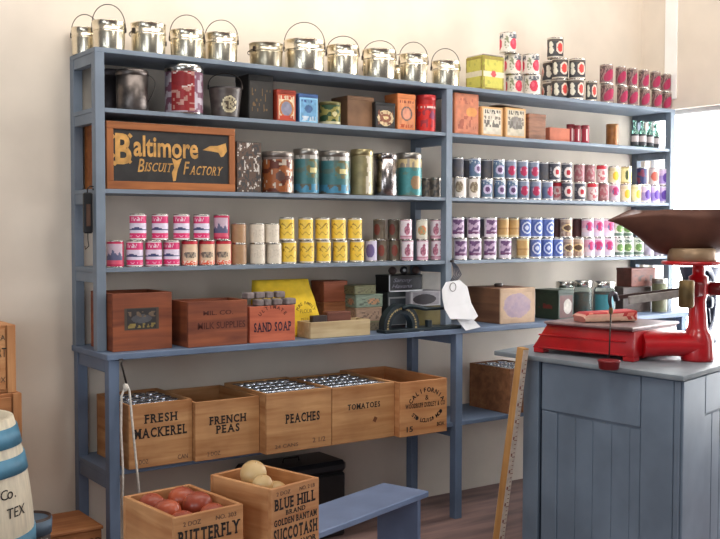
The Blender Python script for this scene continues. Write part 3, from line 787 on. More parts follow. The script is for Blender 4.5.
TT = mat('dull_tin_rim', (170,164,156), .3, .9, .15, 9)
round_tin('canister', 293.5, 319, 148.5, ZC, .085, 'teal canister with dented bright rim beside the rusty brown canister', 'canister', d_teal, TT)
round_tin('canister', 319, 350, 150.5, ZC, .08, 'wide teal canister with yellow square label beside the gilt canister', 'canister', d_teal, TT)
round_tin('canister', 350.5, 373, 149, ZC, .07, 'pale gold canister with bright streak', 'canister', lambda u, v: (206,196,176) if (.55 < u < .62 and vn(u*50, v*8) > .3) else mixc((150,140,100), (124,116,84), vn(u*20, v*6)), mat('gold_tin', (170,156,116), .3, .8, .15, 9))
round_tin('canister', 373.5, 397, 153, ZC, .075, 'bare silver canister with mottled finish', 'canister', None, mat('mottled_silver', (176,168,166), .22, 1, .35, 22, .08))
def d_teal2(u, v):
    if v > .76: return (206,186,140) if vn(u*30, v*6) > .35 else (150,140,130)
    if ell(u, v, .58, .35, .08, .2) < 1: return (150,120,90)
    return (70,134,136) if vn(u*14, v*5) > .35 else (92,124,116)
round_tin('canister', 397, 421.5, 152.5, ZC, .08, 'turquoise canister with pale worn top, last before the small tins', 'canister', d_teal2, TT)
def d_small(u, v): return (120,110,100) if vn(u*20, v*6) > .5 else (84,80,78)
round_tin('small_tin', 421.5, 431, 178, ZC, .14, 'small dull tin close behind the turquoise canister', 'tin', d_small, TT, metal=False)
round_tin('small_tin', 430, 441, 177.5, ZC, .105, 'small grey tin beside the middle post on third board', 'tin', d_small, TT)

# ------------------------------------------------------------------ crates
def crate(name, loc, w, d, h, label, cat='crate', rz=0, m=PINE, mv=PINEV, t=.013, group=None, ml=None):
    o = thing(name, loc, label, cat, rz, group)
    my = {PINE: wood('pine_crate_deep', (204,156,106), (164,110,64), 1), PALE: wood('pale_pine_deep', (214,160,108), (180,118,70), 1), DKW: wood('dark_stained_deep', (158,86,50), (108,52,32), 1)}.get(m, m)
    for s in (-1, 1): bx('side_panel', (0, s*(d/2-t/2), h/2), (w, t, h), m, o, .002)
    for s in (-1, 1): bx('end_panel', (s*(w/2-t/2), 0, h/2), (t, d-2*t-.0004, h), my, o, .002)
    bx('bottom', (0, 0, t/2+.001), (w-2*t-.0004, d-2*t-.0004, t), m, o, 0)
    return o
LASTX = {}
def shelf_crate(p0, p1, yt, z, Yf, d, label, **k):
    x0, x1 = X_at(p0, Yf), X_at(p1, Yf); h = Z_at((p0+p1)/2, yt, Yf)-z
    x0 = max(x0, LASTX.get(z, -9)+.002); LASTX[z] = x1 if (z == ZG or yt < 304) else -9
    return crate('wooden_crate', ((x0+x1)/2, Yf+d/2, z+e_), x1-x0, d, h, label, **k), x1-x0, h, d
# on the counter board
o, w, h, d = shelf_crate(112, 171.5, 293, ZF, -.062, .28, 'dark red-brown crate with black paper label at the shelf end', m=DKW, mv=DKWV)
panel(o, 'paper_label', (-w*.02, -d/2, h*.55), w*.58, h*.38, flat_fn((50,46,46), (74,62,52), lines=((.6,.85,14,.5,(120,100,80)),(.1,.3,16,.5,(150,130,70))), spots=((.5,.5,.3,.2,(84,84,88)),)), 40, 24)
o, w, h, d = shelf_crate(187.5, 247.3, 301, ZF, -.105, .2, 'red-brown open crate with faded lettering next to soap crate', m=DKW, mv=DKWV)
text(o, 'MIL. CO.', (0, -d/2-.0005, h*.74), INKB, h*.1, w*.5, bold=.01)
text(o, 'MILK SUPPLIES', (w*.06, -d/2-.0005, h*.46), INKB, h*.15, w*.8, bold=.01)
SOAPW = wood('red_soap_crate', (206,110,76), (170,80,56), 0)
o, w, h, d = shelf_crate(249.5, 295, 306, ZF, -.1, .125, 'small orange-red soap crate heaped with grey bars', m=SOAPW, mv=SOAPW)
SOAPC = o; soap_dims = (o.location.x, -.1, w, h, d)
arc_text(o, 'ULTIMATE', (0, -d/2-.0005, h*.45), w*.36, 2.45, .7, INKB, h*.1)
slab_text(o, 'SAND SOAP', (0, -d/2-.0005, h*.42), mat('dark_print_blue', (66,44,56), .8), h*.26, w*.82, bold=.025)
SOAP = mat('grey_soap', (128,116,114), .8, 0, .12, 30, .1)
sx, sy_, sw, shh, sd = soap_dims
# the lower layer rests on slats across the crate mouth, the upper layer on the lower
zs = ZF+shh+2*e_
fill = bx('soap_layer', (0, 0, shh-.02), (sw-.03, sd-.03, .036), SOAP, o, .003)
k = 0
for row, lst in ((0, ((258,7.5,0),(266,6.5,0),(276,9,0),(288,12,0))), (1, ((247.5,9.5,1),(258.5,10,1),(268,8,1),(279,9.5,1)))):
    for px, wp, lv in lst:
        y = sy_+.035 if lv == 0 else sy_+.07
        x = X_at(px, y); s = wp*dep((x, y, zs))/FPX
        if lv == 1: x = max(x, sx-sw/2+.03)
        a = R.uniform(-.15, .15)
        b = tag(bx('soap_bar', (0, 0, 0), (s, .06 if lv == 0 else .05, .032), SOAP, None, .005), f'grey soap bar on {"lower" if lv == 0 else "upper"} layer of the soap crate, {ORD[k % 4]} along', 'soap', 'soap bars')
        b.location = (x, y, zs+.0165+lv*.0335); b.rotation_euler[2] = a; k += 1
# yellow sack
YS = mat('yellow_cotton_sack', (226,190,40), .85, 0, .08, 14, .2)
x0, x1 = X_at(258, .05), X_at(325.5, .05); w = x1-x0; h = Z_at(290, 279.5, .14)-ZF
t = thing('flour_sack', ((x0+x1)/2, .085, ZF+e_), 'bright yellow printed cloth sack behind the soap crate', 'sack')
bm = bmesh.new(); bmesh.ops.create_grid(bm, x_segments=2, y_segments=2, size=.5); bm.clear()
nx, nz_ = 16, 14; rows = []
for j in range(nz_+1):
    v = j/nz_; ring = []
    wj = w*(1-.2*v**1.6)*.5; dj = .04*(1-.5*v**2)+.012; off = .07*v
    cxj = -.012*v
    for i in range(40):
        a = 2*PI*i/40; c, s = math.cos(a), math.sin(a)
        ex = math.copysign(abs(c)**.35, c); ey = math.copysign(abs(s)**.6, s)
        wr = .005*math.sin(9*ex+5*v)+.004*math.sin(17*v+3*ex)
        ring.append(bm.verts.new((cxj+wj*ex, off+(dj+wr)*ey, h*(v-.04*(1 if 0 < v < 1 else 0)*abs(ex)**3*v*v))))
    rows.append(ring)
for a, b in zip(rows, rows[1:]):
    for i in range(40): bm.faces.new((a[i], a[(i+1) % 40], b[(i+1) % 40], b[i]))
bm.faces.new(rows[0][::-1]); bm.faces.new(rows[-1])
finish(bm, 'cloth_body', YS, t, 50)
INKY = mat('print_on_sack', (120,96,30), .9)
u_ = Vector((0, .2, 1)).normalized()
arc_text(t, 'PURE FAMILY', (w*.2, -.037, h*.4), .055, 2.7, .4, INKY, .016, FX, u_)
text(t, 'FLOUR', (w*.2, -.037, h*.44), INKY, .02, .075, FX, u_)
text(t, 'MEDIUM', (w*.2, -.043, h*.3), INKY, .014, .07, FX, u_)
# cigar boxes
def lid_box(name, p0, p1, yt, z, Yf, d, m, label, cat='box', front=None, side=None):
    return box_tin(name, p0, p1, yt, z, Yf, d, m, label, cat, front, side, True)
zc = Z_at(337, 302, .16)
lid_box('cigar_box', 324, 350, 302, ZF, .16, .13, CIGAR, 'lower flat wooden box beside the yellow sack')
lid_box('cigar_box', 324, 347.5, 281, zc+2*e_, .16, .13, wood('cigar_box_red', (190,112,80), (150,82,56), 0), 'taller wooden box stacked on the flat wooden box')
# cream tray with things in it
o, w, h, d = shelf_crate(310.5, 370.5, 321, ZF, -.105, .13, 'long low cream wooden tray in front of the cigar boxes', m=CREAMW, mv=CREAMW, cat='tray')
tx = o.location.x; tw = w
b = tag(bx('wooden_block', (0,0,0), (.15, .05, .112), wood('dark_block_wood', (130,74,52), (92,48,36), 0), None, .004), 'reddish brown wooden block lying in the cream tray', 'block'); b.location = (tx+.02, -.035, ZF+.0155+.0565)
b = tag(bx('dark_bar', (0,0,0), (.09, .035, .1), mat('dark_bar_wood', (52,38,36), .6), None, .004), 'dark flat bar lying at the near end of the cream tray', 'bar'); b.location = (tx-tw/2+.07, -.07, ZF+.0155+.0505)
# printed tins stacked behind the tobacco cutter
def tp(base, *sp): return flat_fn(base, None, lines=((.15,.8,14,.6,tuple(k*.7 for k in base)),), spots=sp)
OL = mat('olive_paper_tin', (120,120,92), .5, .1, .12, 8); SG = mat('sage_paper_tin', (124,140,124), .5, .1, .12, 8); TN = mat('tan_paper_tin', (166,140,116), .5, .1, .12, 8)
z0 = ZF
for yt, p0, p1, m_, fn, lab in ((321.5,357,381,OL,tp((124,112,92)),'bottom tin of the printed stack beside the horseshoe cutter'),
                        (307.5,356,382,TN,tp((176,146,124)),'tan printed tin second up in the stack beside the cutter'),
                        (294.5,356,383,SG,tp((136,152,134),(.65,.5,.25,.3,(190,140,104))),'sage green tin with orange print third up in the stack'),
                        (285.5,355,376,OL,tp((122,122,90)),'olive flat tin topmost of the stack beside the cutter')):
    z1 = Z_at(370, yt, .06); h = z1-z0
    box_tin('flat_tin', p0, p1, yt, z0+e_, .06, .13, m_, lab, 'tin', fn, fn, True, 'stacked printed tins'); z0 = z1+2*e_
z0 = ZF
DK = mat('dark_green_tin', (52,58,60), .45, .2, .2, 10)
z1 = Z_at(397, 292, .16)
box_tin('square_tin', 388, 408, 292, ZF, .16, .12, DK, 'dark square tin with pale outline behind the horseshoe cutter', 'tin', flat_fn((50,58,64), (150,150,150)))
t, w, h = box_tin('square_tin', 389, 422.5, 275, z1+e_*2, .15, .13, BLACK, 'black tin with pale script and white edging', 'tin', flat_fn((44,42,50), None))
bx('edging', (-w/2+.003, -.067, h*.5), (.006, .002, h), WHITEP, t, 0); bx('edging', (0, -.067, .004), (w, .002, .008), WHITEP, t, 0)
text(t, 'Sarony', (-w*.1, -.0672, h*.66), mat('pale_script', (150,146,160), .7), h*.3, w*.55, shear=.4)
text(t, 'Havana', (-w*.12, -.0672, h*.34), mat('pale_script', (150,146,160), .7), h*.22, w*.6, shear=.4)
zt = z1+e_*2+h
BR = mat('brown_round_thing', (96,74,68), .6, 0, .2, 9)
for px, m_, lab, wd in ((392.5, BR, 'brown ball-shaped knob on the black script tin, near end', 0), (404, mat('dark_ball', (54,48,50), .5), 'dark ball with white spot on the black script tin', 1), (416, BR, 'brown ball-shaped knob on the black script tin, far end', 0)):
    x = X_at(px, .2); o = tag(lat('round_ornament', [(.004, 0), (.016, .004), (.024, .018), (.024, .028), (.016, .042), (.004, .047)], m_, None, 20), lab, 'ornament', 'round ornaments on the black tin'); o.location = (x, .2, zt+e_)
    if wd: 
        q = lat('white_spot', [(.0095, 0), (.008, .002)], WHITEP, o, 16); q.rotation_euler = (PI/2, 0, -.5); q.location = (-.012, -.0205, .026)
zb2 = Z_at(430, 306, .12)
box_tin('square_tin', 413, 442, 306, ZF, .12, .14, mat('amber_tin', (112,100,58), .35, .2, .2, 8), 'olive-amber tin behind the cutter lever', 'tin', lid=False)
box_tin('flat_box', 410, 442, 291, zb2+2*e_, .12, .14, mat('pale_card', (166,160,166), .7), 'pale box with dark oval picture above the amber tin', 'box', flat_fn((172,166,172), (190,186,190), spots=((.45,.45,.38,.36,(58,50,56)),)), lid=False)
x0, x1 = X_at(423.5, .26), X_at(444, .26)
t = thing('show_card', ((x0+x1)/2, .27, zb2+.003), 'blank off-white card standing behind the pale picture box', 'card')
hc = Z_at(433, 273.5, .26)-zb2
bx('card_sheet', (0, 0, hc/2), (x1-x0, .004, hc), mat('off_white_card', (206,202,194), .8), t, .0005)
bx('card_strut', (0, .02, hc*.3), (.02, .03, hc*.6), mat('off_white_card', (206,202,194), .8), t, .0005)
bx('card_block', (0, .0, (ZF-zb2-.003)/2), (.03, .03, zb2+.003-ZF-.001), mat('off_white_card', (206,202,194), .8), t, .0005)
# plug cutter
IRON = mat('dark_green_iron', (44,56,62), .4, .5, .15, 12)
Yk = -.075; cx_ = X_at(399.5, Yk); zk = ZF+e_
t = thing('plug_cutter', (cx_, Yk, zk), 'dark iron horseshoe tobacco cutter with gold-marked arch and lever', 'cutter')
dd = dep((cx_, Yk, ZF)); ro = 18.3*dd/FPX/.83; ri = 11*dd/FPX/.83; Hk = Z_at(399, 304, Yk)-zk
def arch(name, ro, ri, y0, y1, m, top):
    bm = bmesh.new(); A, B = [], []
    def outline(r):
        hs = top-r if r == ro else top-(ro-ri)-r
        return [(-r*.95, .0)] + [(-r, hs*.5)] + [(-r*math.cos(PI*k/20), hs+r*math.sin(PI*k/20)) for k in range(21)] + [(r, hs*.5), (r*.95, 0)]
    po, pi_ = outline(ro), outline(ri)
    def ring(y): return [bm.verts.new((x, y, z)) for x, z in po], [bm.verts.new((x, y, z)) for x, z in pi_]
    o0, i0 = ring(y0); o1, i1 = ring(y1)
    n = len(po)
    for k in range(n-1):
        bm.faces.new((o0[k], o0[k+1], i0[k+1], i0[k])); bm.faces.new((o1[k+1], o1[k], i1[k], i1[k+1]))
        bm.faces.new((o0[k+1], o0[k], o1[k], o1[k+1])); bm.faces.new((i0[k], i0[k+1], i1[k+1], i1[k]))
    bm.faces.new((o0[0], i0[0], i1[0], o1[0])); bm.faces.new((i0[-1], o0[-1], o1[-1], i1[-1]))
    bmesh.ops.recalc_face_normals(bm, faces=bm.faces)
    return finish(bm, name, m, t)
arch('horseshoe_arch', ro, ri, -.025, .025, IRON, Hk)
rm = (ro+ri)/2; hs = Hk-ro
bm = bmesh.new()
for k in range(22):
    a = PI*(k+.5)/22; c = Vector((-rm*math.cos(a), -.0262, hs+rm*math.sin(a)))
    box(bm, c, (.009 if k % 3 else .004, .001, .011), Matrix.Rotation(-(a-PI/2), 3, 'Y'))
for sgn in (-1, 1):
    for k in range(4): box(bm, (sgn*rm, -.0262, hs*(.15+.22*k)), (.011, .001, .007))
finish(bm, 'gold_marking', mat('dull_gold_marking', (170,150,104), .6), t, smooth=False)
bl = X_at(457, Yk)-cx_
bx('base_plate', ((bl-ro)/2, .0, .009), (bl+ro+.01, .085, .018), IRON, t, .004)
bx('blade', (-ri*.1, .015, hs*.72), (ri*1.7, .006, hs*.9), mat('dark_blade', (38,44,50), .35, .7), t, .001)
lz = [(.0, Hk*.86), (.05, Hk*.93), (.1, Hk*.88), (.16, Hk*.8), (.24, Hk*.78), (bl-.02, Hk*.79), (bl, Hk*.8), (bl+.008, Hk*.74)]
tb('lever_handle', [(x, -.03, z) for x, z in lz], [.012,.013,.012,.011,.009,.009,.009,.007], IRON, t, 10)
bx('lever_post', (bl*.5, .0, .03), (.03, .03, .05), IRON, t, .003)
tag(bx('paper_slip', (0,0,0), (.03,.02,.002), WHITEP, None, 0), 'tiny white paper slip on the counter board by the cutter', 'paper').location = (X_at(421,-.105), -.105, ZF+.0016)
# white tags hanging on the middle post
t = thing('paper_tag_bundle', (MX+PW/2, -.02, 1.38), 'bundle of blank white paper tags hanging from dark cord on the middle post', 'tags')
Yt = -.05; O = t.location
def sheet(name, pts, Y, curl=.012):
    bm = bmesh.new(); W = [onY(x, y, Y)-Vector(O) for x, y in pts]
    c = sum(W, Vector())/len(W)
    vs = [bm.verts.new(p+Vector((0, -curl*abs((p-c).z)/.1*((p-c).z < 0), 0))) for p in W]
    f = bm.faces.new(vs); f.normal_update()
    r = bmesh.ops.extrude_face_region(bm, geom=[f]); bmesh.ops.translate(bm, verts=[v for v in r['geom'] if isinstance(v, bmesh.types.BMVert)], vec=(0, .0012, 0))
    bmesh.ops.recalc_face_normals(bm, faces=bm.faces)
    return finish(bm, name, WHITEP, t, smooth=False)
sheet('tag', [(446,282),(460,280),(467.5,287),(471,303),(476.7,316),(473,319.5),(449,318.7),(444,309),(442.3,298),(442,289.5)], -.15)
sheet('tag', [(454,311),(469,311),(472,318),(480,327),(465,330.5),(458,321)], -.142)
sheet('tag', [(445,284),(459,281.5),(466,289),(468,300),(471,314),(452,315),(444,306)], -.136)
k0 = onY(452.5, 262, -.012)-Vector(O); k1 = onY(452.5, 287, -.148)-Vector(O)
for s in range(5):
    dx = (s-2)*.008
    tb('cord', [k0+Vector((dx*.3, 0, 0)), k0+Vector((dx, -.03, -.03)), (k0+k1)/2+Vector((dx*1.6, -.045, .0)), k1+Vector((dx*1.2, .004, .02))], .003, mat('dark_cord', (46,50,66), .8), t, 6)
ringp = [k1+Vector((.022*math.cos(a), -.004, .024*math.sin(a))) for a in [2*PI*k/24 for k in range(24)]]
tb('wire_ring', ringp, .0016, WIRE, t, 6, True)
bx('hook', k0+Vector((0, .004, .004)), (.018, .02, .014), WIRE, t, .002)
# second bay of the counter board
CB = wood('old_brown_box', (140,98,70), (98,64,46), 1)
t, w, h = spot_box('coffee_box', 501, 535.6, 288, ZF, -.06, .3, 'brown wooden box with knob and pale front bearing a round mauve label', 'box')
bx('body', (0, .004, h/2), (w, .292, h), CB, t, .003)
bx('front_board', (0, -.146, h/2), (w, .01, h), mat('pale_box_front', (190,160,132), .7, 0, .1, 9), t, .002)
panel(t, 'round_label', (-w*.02, -.1512, h*.5), w*.84, h*.74, lambda u, v: mixc((150,130,150), (176,150,156), vn(u*9, v*9)) if ell(u, v, .5, .5, .5, .5) < .75+.2*vn(math.atan2(v-.5, u-.5)*3, 2) else (190,160,132), 36, 36)
lat('knob', [(.022, 0), (.026, .006), (.026, .016), (.018, .022)], mat('dark_knob', (60,48,44), .5), t, 20, (-.02, -.0, h))
t, w, h = box_tin('square_tin', 559, 574.5, 290, ZF, -.06, .2, mat('dark_green_japan', (46,62,50), .4, .2, .2, 8), 'dark green tin with pale figure on its front beside the jars', 'tin', flat_fn((104,58,54), (60,70,60), spots=((.6,.5,.28,.3,(206,196,186)),)), flat_fn((44,60,46), None, lines=((.4,.6,9,.5,(120,50,44)),)))
GLJ = mat('jar_glass', (206,222,220), .05, 0, .02, 5, trans=.95); thin(GLJ)
for k, (p0, p1, yt, y, lab) in enumerate(((556,575,282,.12,'glass jar with silver lid behind the dark green tin'),(574.5,593,281,.02,'glass jar of dark contents with silver lid beside the green tin'),(594,616,282,.02,'glass jar with teal label and silver lid next to the bacon'))):
    P = onY((p0+p1)/2, 231, y); r = (p1-p0)/2*dep(P)/FPX; h = Z_at((p0+p1)/2, yt, y-r)-ZF
    t = thing('glass_jar', (P.x, y, ZF+e_), lab, 'jar', -.5, 'silver-lidded jars')
    lat('glass', [(r*.9, 0), (r*.97, .005), (r*.97, h*.74), (r*.86, h*.82), (r*.86, h*.86)], GLJ, t, 30)
    lat('contents', [(r*.88, .006), (r*.9, .01), (r*.9, h*.66), (r*.6, h*.68)], mat('dark_teal_contents', (50,66,66), .6, 0, .4, 30, rgb2=(84,60,48)), t, 24)
    lat('lid', [(r*.92, h*.82), (r*.95, h*.83), (r*.95, h*.98), (r*.9, h), (r*.5, h*.995)], TIN, t, 30)
    if k == 2: sleeve('jar_label', r*.985, h*.15, h*.62, lambda u, v: (60,130,140) if .3 < u < .6 else (70,84,84), t, 48, 10)
zr = Z_at(640, 287, .05)
box_tin('dark_crate_box', 624, 652, 287, ZF, .05, .14, mat('dark_brown_box', (62,50,46), .6, 0, .2, 8), 'dark brown box under the reddish tin near the window', 'box', lid=False)
box_tin('square_tin', 632, 656, 268, zr+e_*2, .06, .13, mat('reddish_tin', (110,58,48), .45, .2, .2, 8), 'reddish brown square tin stacked on the dark brown box', 'tin', flat_fn((112,62,50), None, lines=((.3,.7,8,.5,(70,50,44)),)))
round_tin('small_tin', 653, 668, 279, ZF, -.02, 'small olive tin near the window end of the counter board', 'tin', lambda u, v: mixc((110,116,84), (86,80,60), vn(u*14, v*5)), TT, metal=False)

# ------------------------------------------------------------------ crates on the lower board
CANTOP = mat('can_top_tin', (226,230,238), .24, 1, .08, 12)
def lid_cans(cr, w, d, h, nx, ny, r, words, zoff=.02, xr=(0,1)):
    """round cans packed upright in a crate"""
    proto = None; hz = .1
    x0, x1 = -w/2+.016+r+(w-.032)*xr[0], -w/2+.016+(w-.032)*xr[1]-r
    for j in range(ny):
        for i in range(nx):
            x = x0+(x1-x0)*i/max(1, nx-1); y = -d/2+.016+r+(d-.032-2*r)*j/max(1, ny-1)
            loc = (cr.location.x+x, cr.location.y+y, cr.location.z+h-zoff-hz)
            if proto is None:
                c = lat('tin_can', [(r*.96, 0), (r, .004), (r, hz-.002), (r*.97, hz), (r*.92, hz), (r*.9, hz-.004), (r*.62, hz-.0035), (r*.58, hz-.001), (r*.2, hz-.001)], CANTOP, None, 22); c.location = loc
                proto = c
            else: c = dup(proto, loc)
            tag(c, f'plain can standing in the {words}, {ORD[j]} row from its front, {ORD[i]} along', 'can', f'cans packed in the {words}')
    # a plank false floor carries the cans
    bx('false_floor', (0, 0, (h-zoff-hz)/2+.004), (w-.03, d-.03, h-zoff-hz-.009), PINE, cr, 0)
YG = -.1
gz = ZG
o, w, h, d = shelf_crate(127, 191.5, 402.5, ZG, -.125, .4, 'pine crate stencilled for mackerel at the end of the lower board')
slab_text(o, 'FRESH', (.0, -d/2-.0005, h*.76), INK, h*.14, w*.5, bold=.03)
slab_text(o, 'MACKEREL', (.0, -d/2-.0005, h*.54), INK, h*.155, w*.82, bold=.03)
text(o, '2 DOZ', (-w*.3, -d/2-.0005, h*.1), INKG, h*.07, w*.2); text(o, 'CAN', (w*.34, -d/2-.0005, h*.1), INKG, h*.07, w*.16)
lid_cans(o, w, d, h, 4, 5, .034, 'mackerel crate', .012)
o, w, h, d = shelf_crate(192.6, 259, 399.5, ZG, -.15, .42, 'empty open pine crate stencilled for french peas')
slab_text(o, 'FRENCH', (.0, -d/2-.0005, h*.66), INK, h*.14, w*.56, bold=.03)
slab_text(o, 'PEAS', (.0, -d/2-.0005, h*.5), INK, h*.14, w*.36, bold=.03)
text(o, '2 DOZ', (-w*.22, -d/2-.0005, h*.1), INKG, h*.07, w*.2)
o, w, h, d = shelf_crate(261.5, 331.7, 391, ZG, -.215, .44, 'pine crate stencilled for peaches, packed with cans')
slab_text(o, 'PEACHES', (w*.05, -d/2-.0005, h*.55), INK, h*.155, w*.52, bold=.03)
text(o, '24 CANS', (-w*.2, -d/2-.0005, h*.11), INKG, h*.06, w*.35); text(o, '2 1/2', (w*.3, -d/2-.0005, h*.14), INKG, h*.08, w*.2)
lid_cans(o, w, d, h, 5, 5, .034, 'peaches crate', .008)
o, w, h, d = shelf_crate(332.3, 395, 385, ZG, -.215, .44, 'pine crate stencilled for tomatoes, packed with cans')
slab_text(o, 'TOMATOES', (0, -d/2-.0005, h*.63), INK, h*.1, w*.52, bold=.02)
lid_cans(o, w, d, h, 5, 5, .034, 'tomatoes crate', .008)
bx('knot', (w*.18, -d/2-.0003, h*.36), (.02, .001, .026), mat('wood_knot', (112,66,40), .7), o, 0, Matrix.Rotation(.5, 3, 'Y'))
Yc_ = -.262
o, w, h, d = shelf_crate(398.5, 448, 380.5, ZG, Yc_, .57, 'pale pine crate jutting out over the lower board edge, circular stencil on front', m=PALE, mv=PALEV)
arc_text(o, 'CALIFORNIA', (w*.06, -d/2-.0005, h*.36), w*.42, 2.5, .64, INK, h*.085)
text(o, '&', (w*.06, -d/2-.0005, h*.68), INK, h*.09, w*.07)
slab_text(o, 'WOODRUFF DUDLEY & CO', (w*.03, -d/2-.0005, h*.55), INK, h*.085, w*.84, bold=.015)
arc_text(o, 'ST. LOUIS, MO.', (w*.06, -d/2-.0005, h*.72), w*.42, 3.95, 5.5, INK, h*.075, flip=True)
text(o, '15', (-w*.3, -d/2-.0005, h*.13), INK, h*.1, w*.13, bold=.02); text(o, 'BOX', (w*.36, -d/2-.0005, h*.16), INK, h*.07, w*.16, bold=.02)
o, w, h, d = shelf_crate(511, 545, 367.5, ZG, YG, .36, 'brown crate of cans on the lower board behind the leaning yardstick', m=wood('brown_crate_boards', (164,112,74), (120,76,48), 0), mv=PINEV)
lid_cans(o, w, d, h, 3, 5, .031, 'crate behind the yardstick', .004)

# ------------------------------------------------------------------ hanging things on the first post
t = thing('spring_scale', (-.028, .03, Z_at(89, 213, .03)), 'black pocket spring scale hanging beside the first post', 'scale')
bx('body', (0, 0, 0), (.042, .022, .185), BLACK, t, .006)
bx('scale_plate', (-.0005, -.0115, -.01), (.02, .002, .1), mat('dark_brass_plate', (84,60,48), .5, .4), t, .001)
hook = [(.0, 0, .092), (.0, 0, .11), (.012, 0, .122), (.03, 0, .12), (.032, 0, .112)]
tb('top_hook', hook, .003, WIRE, t, 6)
tb('lower_hook', [(0,0,-.09),(0,0,-.12),(.004,0,-.15),(-.012,0,-.165),(-.014,0,-.15)], .0025, WIRE, t, 6)
bx('nail', (.03, 0, .108), (.012, .008, .008), WIRE, t, .001)
yr = FY0-.012
xr = X_at(121.5, yr)
t = thing('rope_loop', (xr, yr, Z_at(121.5, 362, yr)), 'white rope loop hanging from metal hook on the lower first post', 'rope')
def loc_(px, py, Y): return onY(px, py, Y)-Vector(t.location)
ROPE = mat('white_cotton_rope', (214,206,196), .9, 0, .1, 60, .3)
tb('metal_hook', [Vector((-.03, .012, .01)), Vector((0, 0, .012)), loc_(121.5, 364, yr), loc_(123.5, 372, yr), loc_(126.5, 384, yr)], .0045, WIRE, t, 8)
tb('rope_strand', [loc_(126.5, 384, yr), loc_(129.5, 391, yr-.01), loc_(133, 430, yr-.02), loc_(137, 470, yr-.04), loc_(140, 500, yr-.06)], .0055, ROPE, t, 8)
tb('rope_strand', [loc_(126.5, 384, yr), loc_(121.5, 396, yr), loc_(121, 430, yr-.01), loc_(123, 470, yr-.03), loc_(122.5, 505, yr-.05)], .0055, ROPE, t, 8)
lat('rope_knot', [(.004, -.02), (.011, -.012), (.012, .008), (.005, .016)], ROPE, t, 12, tuple(loc_(125.5, 387, yr)))

# ------------------------------------------------------------------ bench with two produce crates
ZBN = .42
b1, b2 = onZ(382, 483, ZBN), onZ(429, 491, ZBN)
f0, k0 = onZ(322, 535, ZBN), onZ(322, 502, ZBN)
ax = ((b2-f0).normalized()+(b1-k0).normalized()).normalized(); ay = Vector((-ax.y, ax.x, 0))
bw = (b1-b2).dot(ay); BL = 1.75
corner = b2
rzb = math.atan2(ax.y, ax.x)
cen = corner - ax*(BL/2) + ay*(bw/2)
BENCH = mat('bench_paint', (116,134,168), .5, 0, .07, 5, .05)
t = thing('bench', (cen.x, cen.y, 0), 'long low blue-grey painted bench under the two produce crates', 'bench', rzb)
bx('bench_top', (0, 0, ZBN-.014), (BL, bw, .028), BENCH, t, .004)
for s in (-1, 1):
    bm = bmesh.new(); hh = ZBN-.0285; wl_ = bw-.03
    po = [(-wl_/2, 0), (-wl_/2+.06, 0)] + [(-(wl_/2-.06)*math.cos(PI*k/12), .13*math.sin(PI*k/12)) for k in range(1, 12)] + [(wl_/2-.06, 0), (wl_/2, 0), (wl_/2, hh), (-wl_/2, hh)]
    A = [bm.verts.new((-.012, y, z)) for y, z in po]; B = [bm.verts.new((.012, y, z)) for y, z in po]
    bm.faces.new(A); bm.faces.new(B[::-1]); n = len(po)
    for i in range(n): bm.faces.new((A[i], B[i], B[(i+1) % n], A[(i+1) % n]))
    bmesh.ops.recalc_face_normals(bm, faces=bm.faces)
    l = finish(bm, 'end_leg', BENCH, t, 50); l.location = (s*(BL/2-.06), 0, 0)
def produce_crate(pl, pf, pr_, zr, label):
    L_, F_, R_ = onZ(*pl, zr), onZ(*pf, zr), onZ(*pr_, zr)
    ex = (R_-F_); ey = (L_-F_)
    a = (math.atan2(ex.y, ex.x)+math.atan2(ey.y, ey.x)-PI/2)/2
    w, d = ex.length*1.06, ey.length*1.07
    ux, uy = Vector((math.cos(a), math.sin(a), 0)), Vector((-math.sin(a), math.cos(a), 0))
    c = F_+ux*w/2+uy*d/2
    h = zr-ZBN-e_
    o = crate('produce_crate', (c.x, c.y, ZBN+e_), w, d, h, label, rz=a, m=PALE, mv=PALEV, t=.016)
    return o, w, d, h, c, a
o, w, d, h, c, a = produce_crate((118.6,499), (174,518.4), (243,506), .70, 'pale wooden crate of red onions on the bench')
F_ = -d/2-.0005
text(o, '2 DOZ', (-w*.25, F_, h*.9), INKG, h*.055, w*.25); text(o, 'NO. 303', (w*.24, F_, h*.9), INKG, h*.055, w*.3)
slab_text(o, 'BUTTERFLY', (0, F_, h*.74), INK, h*.17, w*.88, bold=.03)
slab_text(o, 'BRAND', (0, F_, h*.56), INK, h*.08, w*.4, bold=.02)
slab_text(o, 'GOLDEN SWEET', (0, F_, h*.42), INK, h*.1, w*.8, bold=.02)
slab_text(o, 'CORN', (0, F_, h*.2), INK, h*.17, w*.6, bold=.03)
ca, sa = math.cos(a), math.sin(a)
def inside(x, y): return c.x+x*ca-y*sa, c.y+x*sa+y*ca
def onion(name, x, y, z, r, m, label, cat, grp, tilt=0, sq=.88, parent=None):
    prof = [(r*max(.04, math.cos(k*PI/20)), r*sq*math.sin(k*PI/20)) for k in range(-10, 11)] + [(r*.05, r*sq*1.07)]
    P = inside(x, y)
    g = lat(name, prof, m, None, 24, sharp=80)
    g.location = (P[0], P[1], z); g.rotation_euler = (tilt, tilt*.6, R.uniform(0, 6))
    lat('root_tuft', [(r*.06, -r*sq*1.06), (r*.13, -r*sq*.97)], mat('onion_root', (150,120,90), .9), g, 10)
    return tag(g, label, cat, grp)
RO = mat('red_onion_skin', (188,90,56), .32, 0, .25, 4, rgb2=(138,56,40), stretch=(1,1,.4))
zt = ZBN+h
